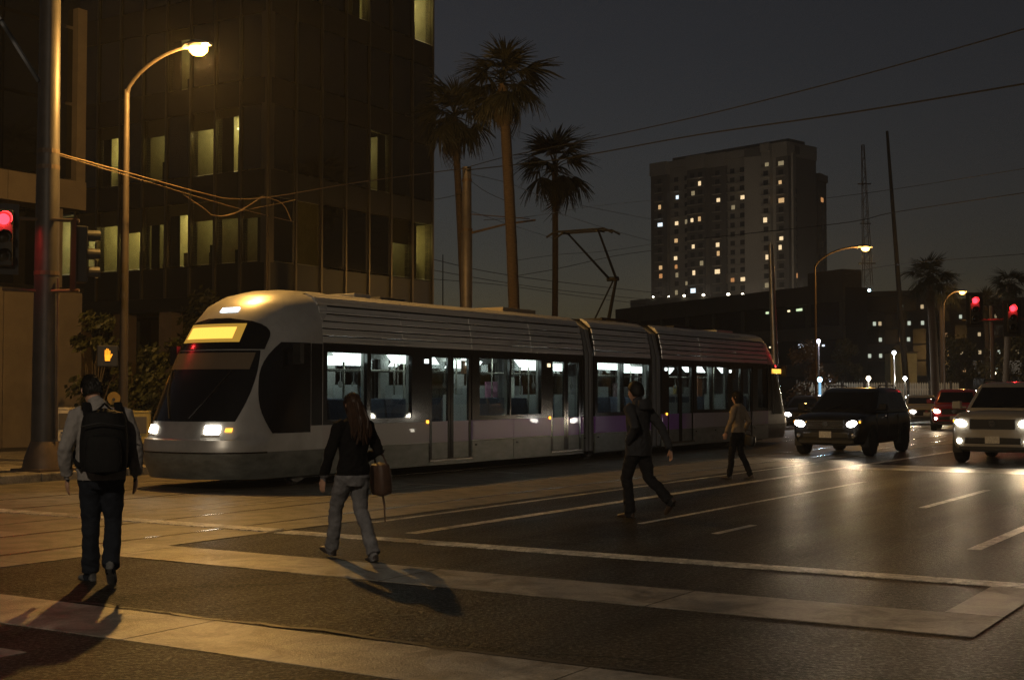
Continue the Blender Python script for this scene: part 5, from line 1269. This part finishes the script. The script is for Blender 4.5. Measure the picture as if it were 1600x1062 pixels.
    segs.append(([hp(-0.022, 0.084, -0.060), hp(0, 0.092, -0.062), hp(0.022, 0.084, -0.060)], [0.006, 0.009, 0.006], None, 0))   # lips
    me = body_mesh(segs)
    me.materials.clear()
    for m in mats_: me.materials.append(m)
    n = len(me.vertices); co = np.empty(n * 3); me.vertices.foreach_get('co', co); co = co.reshape(-1, 3)
    no = np.empty(n * 3); me.vertices.foreach_get('normal', no); no = no.reshape(-1, 3)
    def ctag(q):
        g = classify(q, segs); z = q[:, 2]; hz_ = hem - dz
        g[(g == 1) & (z < hz_ + 0.004)] = 2; g[(g == 2) & (z > hz_ + 0.004)] = 1
        return g
    vt = ctag(co)
    rs = Vector((seed * 3.1, seed * 1.7, 0))
    for i in range(n):                                       # folds and creases in the cloth
        if vt[i] in (1, 2):
            p = Vector(co[i]); f = noise.noise(Vector((p.x * 9, p.y * 9, p.z * (6 if vt[i] == 1 else 13))) + rs) * 0.010 + noise.noise(p * 26 + rs) * 0.0045
            if vt[i] == 2:                                   # denim bunching at the ankle, behind the knee and at the hip
                kk = max(0.25, 1.4 - abs(p.z - 0.14) * 6, 1.0 - abs(p.z - 0.5) * 6, 0.9 - abs(p.z - 0.85) * 7)
                f += 0.014 * kk * (0.35 - abs(noise.noise(Vector((p.x * 7, p.y * 7, p.z * 15 + p.x * 9)) + rs)))
            else:
                kk = max(0.3, 1.2 - abs(p.z - 0.95) * 5, 0.9 - abs(p.z - 1.15) * 5)
                f += 0.014 * kk * (0.35 - abs(noise.noise(Vector((p.x * 6, p.y * 6, p.z * 10 - p.x * 12)) + rs)))
            co[i] += no[i] * f
    me.vertices.foreach_set('co', co.ravel())
    pc = np.empty(len(me.polygons) * 3); me.polygons.foreach_get('center', pc)
    me.polygons.foreach_set('material_index', ctag(pc.reshape(-1, 3)).astype(np.int32))
    me.polygons.foreach_set('use_smooth', [True] * len(me.polygons)); me.update()
    link('body', me, P)
    for s in (-1, 1):
        e = MB().lathe([(0.001, -0.011), (0.008, -0.007), (0.011, 0), (0.008, 0.007), (0.001, 0.011)], 10, 0, 'y', (0, 0, 0)).build('eye', mat('eye', (0.5, 0.48, 0.45), 0.2), P, smooth=True)
        e.location = hp(s * 0.030, 0.078, 0.008)
    # hair
    hm, style = hair; hb = MB(); nu, nv = 40, 26; rnd_ = random.Random(seed)
    def shell(u, v):
        a = u * 2 * PI; dirx, diry = math.sin(a), math.cos(a)          # diry>0 = face side
        front = max(0.0, diry)
        low = {'short': lerp(-0.055, 0.075, front ** 0.7), 'bob': lerp(-0.13, 0.07, front ** 0.6), 'long': lerp(-0.10, 0.07, front ** 0.6)}[style]
        ph_ = lerp(PI / 2, math.asin(max(-0.95, min(0.95, low / 0.128))), v)
        pu = {'short': 1.08, 'bob': 1.16, 'long': 1.13}[style]
        j = 1 + 0.035 * noise.noise(Vector((dirx * 9, diry * 9, math.sin(ph_) * 3)) + rs) + 0.02 * noise.noise(Vector((a * 14, v * 2, seed)))
        c, s = max(0.12, math.cos(ph_)) if low > -0.12 else math.cos(ph_), math.sin(ph_)
        cc = math.cos(ph_) if s > 0 else max(math.cos(ph_), 0.86)
        return hp(0.077 * pu * j * cc * dirx, -0.006 + 0.100 * pu * j * cc * diry, 0.004 + 0.128 * j * s * (1.04 if s > 0 else 1.0))
    hb.grid(shell, nu, nv)
    ho = hb.build('hair', hm, P, smooth=True)
    sol = ho.modifiers.new('thick', 'SOLIDIFY'); sol.thickness = 0.012; sol.offset = -1
    tf = MB(); nt_ = 900
    for q in range(nt_):                                     # loose tufts that break up the outline
        u, v = rnd_.random(), rnd_.random() ** 0.7
        p0 = shell(u, v); p1 = shell(u + rnd_.uniform(-0.02, 0.02), min(1.0, v + rnd_.uniform(0.08, 0.16)))
        c0 = hp(0, -0.006, 0.0); out_ = (p0 - c0).normalized(); dv = (p1 - p0)
        if dv.length < 1e-4: continue
        sd_ = out_.cross(dv).normalized() * rnd_.uniform(0.003, 0.007); L = rnd_.uniform(0.8, 1.6)
        tf.poly([p0 - sd_ - out_ * 0.004, p0 + sd_ - out_ * 0.004, p0 + dv * 0.5 * L + sd_ * 0.8 + out_ * rnd_.uniform(0.002, 0.010), p0 + dv * L + out_ * rnd_.uniform(-0.002, 0.014)])
    tf.build('hair_tufts', hm, P, fix=False, kind='stuff')
    if style == 'long':
        lk = MB()
        for q in range(46):                                  # long locks falling down the back
            a = lerp(-1.25, 1.25, q / 45); x0, y0 = 0.082 * math.sin(a), -0.105 * math.cos(a)
            L = rnd_.uniform(0.36, 0.47) * (1 - 0.18 * abs(math.sin(a))); wv = rnd_.uniform(-0.02, 0.02)
            top_ = hp(x0, y0, 0.03); pts = [top_]
            for z in (0.3, 0.55, 0.8, 1.0):
                pts.append(Vector((top_.x * (1 + 0.55 * z) + wv * math.sin(z * 7 + q), lerp(top_.y, -0.16 - 0.015 * math.cos(a), min(1, z * 1.4)) + 0.01 * math.sin(q * 1.7), top_.z - L * z)))
            lk.tube(pts, [0.016, 0.02, 0.019, 0.015, 0.004], 6)
        lk.build('hair_locks', hm, P, smooth=True)
    return P
def cloth(name, c, var=0.15, sc=14, rough=0.85): return mat(name, c, rough, var=var, vscale=sc, bump=0.25, bscale=180, spec=0.15)
SHOE = mat('shoe_leather', (0.05, 0.04, 0.035), 0.5, var=0.3, vscale=20); SNEAK = mat('shoe_sneaker', (0.10, 0.10, 0.10), 0.6, var=0.4, vscale=25)
HAIRD = mat('hair_dark', (0.010, 0.008, 0.006), 0.6, var=0.3, vscale=30, spec=0.25); HAIRB = mat('hair_brown', (0.034, 0.016, 0.008), 0.55, var=0.5, vscale=30, spec=0.3)

def stand(px, depth): return gx(px, depth)
m1 = stand(160, 11.5)
person('man in grey sweatshirt and dark jeans with a black backpack, walking away at left', m1, math.radians(14), 1.76, dict(
    kl=(-0.085, 0.05, 0.50), al=(-0.085, 0.07, 0.085), fl=(-0.5, 0.0), kr=(0.095, 0.06, 0.50), ar=(0.10, -0.25, 0.17), fr=(0.1, -0.75),
    el=(-0.30, -0.03, 1.13), wl=(-0.285, 0.06, 0.90), hl=(0.02, 0.15, -1), er=(0.285, -0.02, 1.13), wr=(0.28, 0.05, 0.90), hr=(-0.02, 0.15, -1),
    head=(-0.075, 0.075, 0.35, 0.35, -0.10), lean=0.05, sway=-0.03, hem=0.86, cuff=0.072, leg=1.12, arm=1.22, waist=0.19),
    [SKIN, cloth('sweatshirt_grey', (0.22, 0.205, 0.195)), cloth('jeans_black', (0.012, 0.015, 0.022)), SNEAK], (HAIRD, 'short'), bulk=1.08, seed=1)
# backpack, worn on the back
bk = thing('backpack', 'black backpack on the back of the man in grey', 'backpack', m1, math.radians(14))
BPK = cloth('backpack_black', (0.006, 0.006, 0.0065), 0.3, 20, 0.7)
def rbox(cx, cy, cz, hx_, hy_, hz_, n=4.0, seg=24, lv=14, taper=0.12):
    b = MB(); rr = []
    for i in range(lv + 1):
        f = -1 + 2 * i / lv; w = max(0.02, (1 - abs(f) ** 5) ** 0.2) * (1 - taper * max(0, f)); ring = []
        for k in range(seg):
            a = 2 * PI * k / seg; c, s = math.cos(a), math.sin(a)
            ring.append(Vector((cx + hx_ * w * math.copysign(abs(c) ** (2 / n), c), cy + hy_ * w * math.copysign(abs(s) ** (2 / n), s), cz + hz_ * f)))
        rr.append(ring)
    return b.rings(rr)
rbox(0.03, -0.23, 1.20, 0.198, 0.105, 0.285, 2.4).build('main_compartment', BPK, bk, smooth=True)
rbox(0.03, -0.355, 1.10, 0.15, 0.04, 0.17, 2.6).build('front_pocket', BPK, bk, smooth=True)
MB().tube([(-0.15, -0.36, 1.33), (0.0, -0.385, 1.36), (0.2, -0.36, 1.33)], 0.006, 5).build('zip', STEEL, bk)
MB().tube([(-0.03, -0.17, 1.46), (0.03, -0.2, 1.52), (0.09, -0.17, 1.46)], 0.012, 6).build('handle', BPK, bk)
for s in (-1, 1):
    MB().tube([(0.02 + s * 0.13, -0.17, 1.42), (s * 0.13, -0.02, 1.525), (s * 0.145, 0.13, 1.42), (s * 0.16, 0.15, 1.25), (s * 0.215, 0.02, 1.05), (0.02 + s * 0.18, -0.16, 0.98)], [(0.035, 0.008)] * 6, 8, side=(1, 0, 0)).build('shoulder_strap', BPK, bk, smooth=True)

m2 = stand(552, 13.0)
person('woman with long brown hair, black jacket and light jeans in the crosswalk', m2, math.radians(38), 1.62, dict(
    kl=(-0.085, 0.20, 0.51), al=(-0.075, 0.30, 0.115), fl=(-0.1, 0.22), kr=(0.095, 0.0, 0.50), ar=(0.09, -0.27, 0.09), fr=(0.15, -0.10),
    el=(-0.27, 0.02, 1.13), wl=(-0.29, 0.10, 0.89), hl=(-0.02, 0.2, -1), er=(0.28, -0.06, 1.14), wr=(0.26, 0.17, 1.06), hr=(-0.1, 1, -0.1),
    head=(0.0, 0.02, 0.0, 0.05, 0.0), drop=0.02, hem=0.90, cuff=0.070, leg=1.10, hips=0.19, waist=0.155, arm=1.08),
    [SKIN, cloth('jacket_black', (0.006, 0.0055, 0.0055)), cloth('jeans_grey', (0.15, 0.148, 0.155), 0.4, 6), SHOE], (HAIRB, 'long'), bulk=0.98, seed=2)
hg = thing('shoulder_bag', 'brown shoulder bag hanging beside the woman with long hair', 'bag', m2, math.radians(38))
BAGM = mat('bag_brown', (0.065, 0.033, 0.02), 0.6, var=0.3, vscale=12, bump=0.3, bscale=40)
hgb = rbox(0, 0, 0, 0.085, 0.125, 0.17, 3.0); 
o = hgb.build('bag_body', BAGM, hg, smooth=True); o.location = (0.33, 0.02, 0.76); o.rotation_euler = (0, -0.08, 0)
MB().tube([(0.33, 0.11, 0.90), (0.31, 0.12, 1.0), (0.25, 0.11, 1.04), (0.27, 0.04, 1.03), (0.31, -0.05, 1.0), (0.34, -0.08, 0.90)], 0.010, 6).build('handle', BAGM, hg, smooth=True)
MB().tube([(0.34, 0.0, 0.62), (0.35, -0.02, 0.50), (0.36, -0.02, 0.34)], [0.012, 0.010, 0.006], 6).build('tassel', BAGM, hg, smooth=True)

m3 = stand(998, 17.3)
person('man in dark hooded jacket striding left past the middle of the tram', m3, math.radians(48), 1.74, dict(
    kl=(-0.085, 0.14, 0.50), al=(-0.07, 0.10, 0.085), fl=(-0.1, 0.0), kr=(0.09, -0.10, 0.50), ar=(0.09, -0.41, 0.24), fr=(0.0, -0.9),
    el=(-0.29, -0.16, 1.17), wl=(-0.21, 0.02, 0.98), hl=None, er=(0.27, -0.17, 1.16), wr=(0.30, -0.27, 0.90), hr=(0.05, -0.15, -1),
    head=(0.0, 0.03, 0.15, 0.08, 0.0), lean=0.03, hem=0.80, cuff=0.070, leg=1.10, arm=1.12),
    [SKIN, cloth('hoodie_charcoal', (0.042, 0.042, 0.046)), cloth('trousers_charcoal', (0.018, 0.017, 0.018)), mat('shoe_brown', (0.06, 0.035, 0.02), 0.4, var=0.2)], (HAIRD, 'short'), bulk=1.06, seed=3)
p3 = [o for o in C.objects if o.get('label', '').startswith('man in dark hooded')][0]
rbox(0, -0.10, 1.465, 0.115, 0.075, 0.075, 2.4).build('hood', MATS['hoodie_charcoal'], p3, smooth=True)

m4 = stand(1153, 24.9)
person('woman in beige jacket and black trousers nearest the black SUV', m4, math.radians(52), 1.63, dict(
    kl=(-0.075, 0.11, 0.50), al=(-0.065, 0.17, 0.085), fl=(-0.1, 0.05), kr=(0.08, -0.02, 0.50), ar=(0.08, -0.22, 0.10), fr=(0.1, -0.25),
    el=(-0.25, 0.02, 1.16), wl=(-0.25, 0.12, 0.95), hl=(0, 0.3, -1), er=(0.26, -0.10, 1.15), wr=(0.31, 0.02, 0.97), hr=(0.05, 0.2, -1),
    head=(0.0, 0.03, 0.05, 0.05, 0.0), hem=0.93, cuff=0.055, leg=0.95, hips=0.165, waist=0.15),
    [SKIN, cloth('jacket_beige', (0.22, 0.175, 0.13)), cloth('trousers_black', (0.012, 0.012, 0.013)), SHOE], (HAIRD, 'bob'), bulk=0.92, seed=4)
hb2 = thing('handbag', 'dark handbag carried by the woman in beige', 'bag', m4, math.radians(52))
o = rbox(0, 0, 0, 0.06, 0.16, 0.11, 3.0).build('bag_body', mat('bag_black', (0.014, 0.013, 0.013), 0.45, var=0.2), hb2, smooth=True); o.location = (0.34, -0.02, 0.72); o.rotation_euler = (0.25, 0, 0)
MB().tube([(0.34, 0.09, 0.80), (0.32, 0.05, 0.90), (0.31, 0.0, 0.905), (0.33, -0.08, 0.90), (0.34, -0.12, 0.80)], 0.009, 6).build('handle', MATS['bag_black'], hb2, smooth=True)

# ================================================================= thin haze, added to give the lamps halos
HZ = bpy.data.materials.new('halo_haze'); HZ.use_nodes = True
hn, hl_ = HZ.node_tree.nodes, HZ.node_tree.links; hn.remove(hn['Principled BSDF'])
pvn = hn.new('ShaderNodeVolumePrincipled'); pvn.inputs['Color'].default_value = (0.9, 0.9, 0.9, 1); pvn.inputs['Density'].default_value = 0.0006
hl_.new(pvn.outputs[0], hn['Material Output'].inputs['Volume'])
hzb = MB().box(-430, 630, -50, 770, -1.2, 90).build('haze', HZ, None); hzb['kind'] = 'stuff'
scene.cycles.volume_bounces = 0
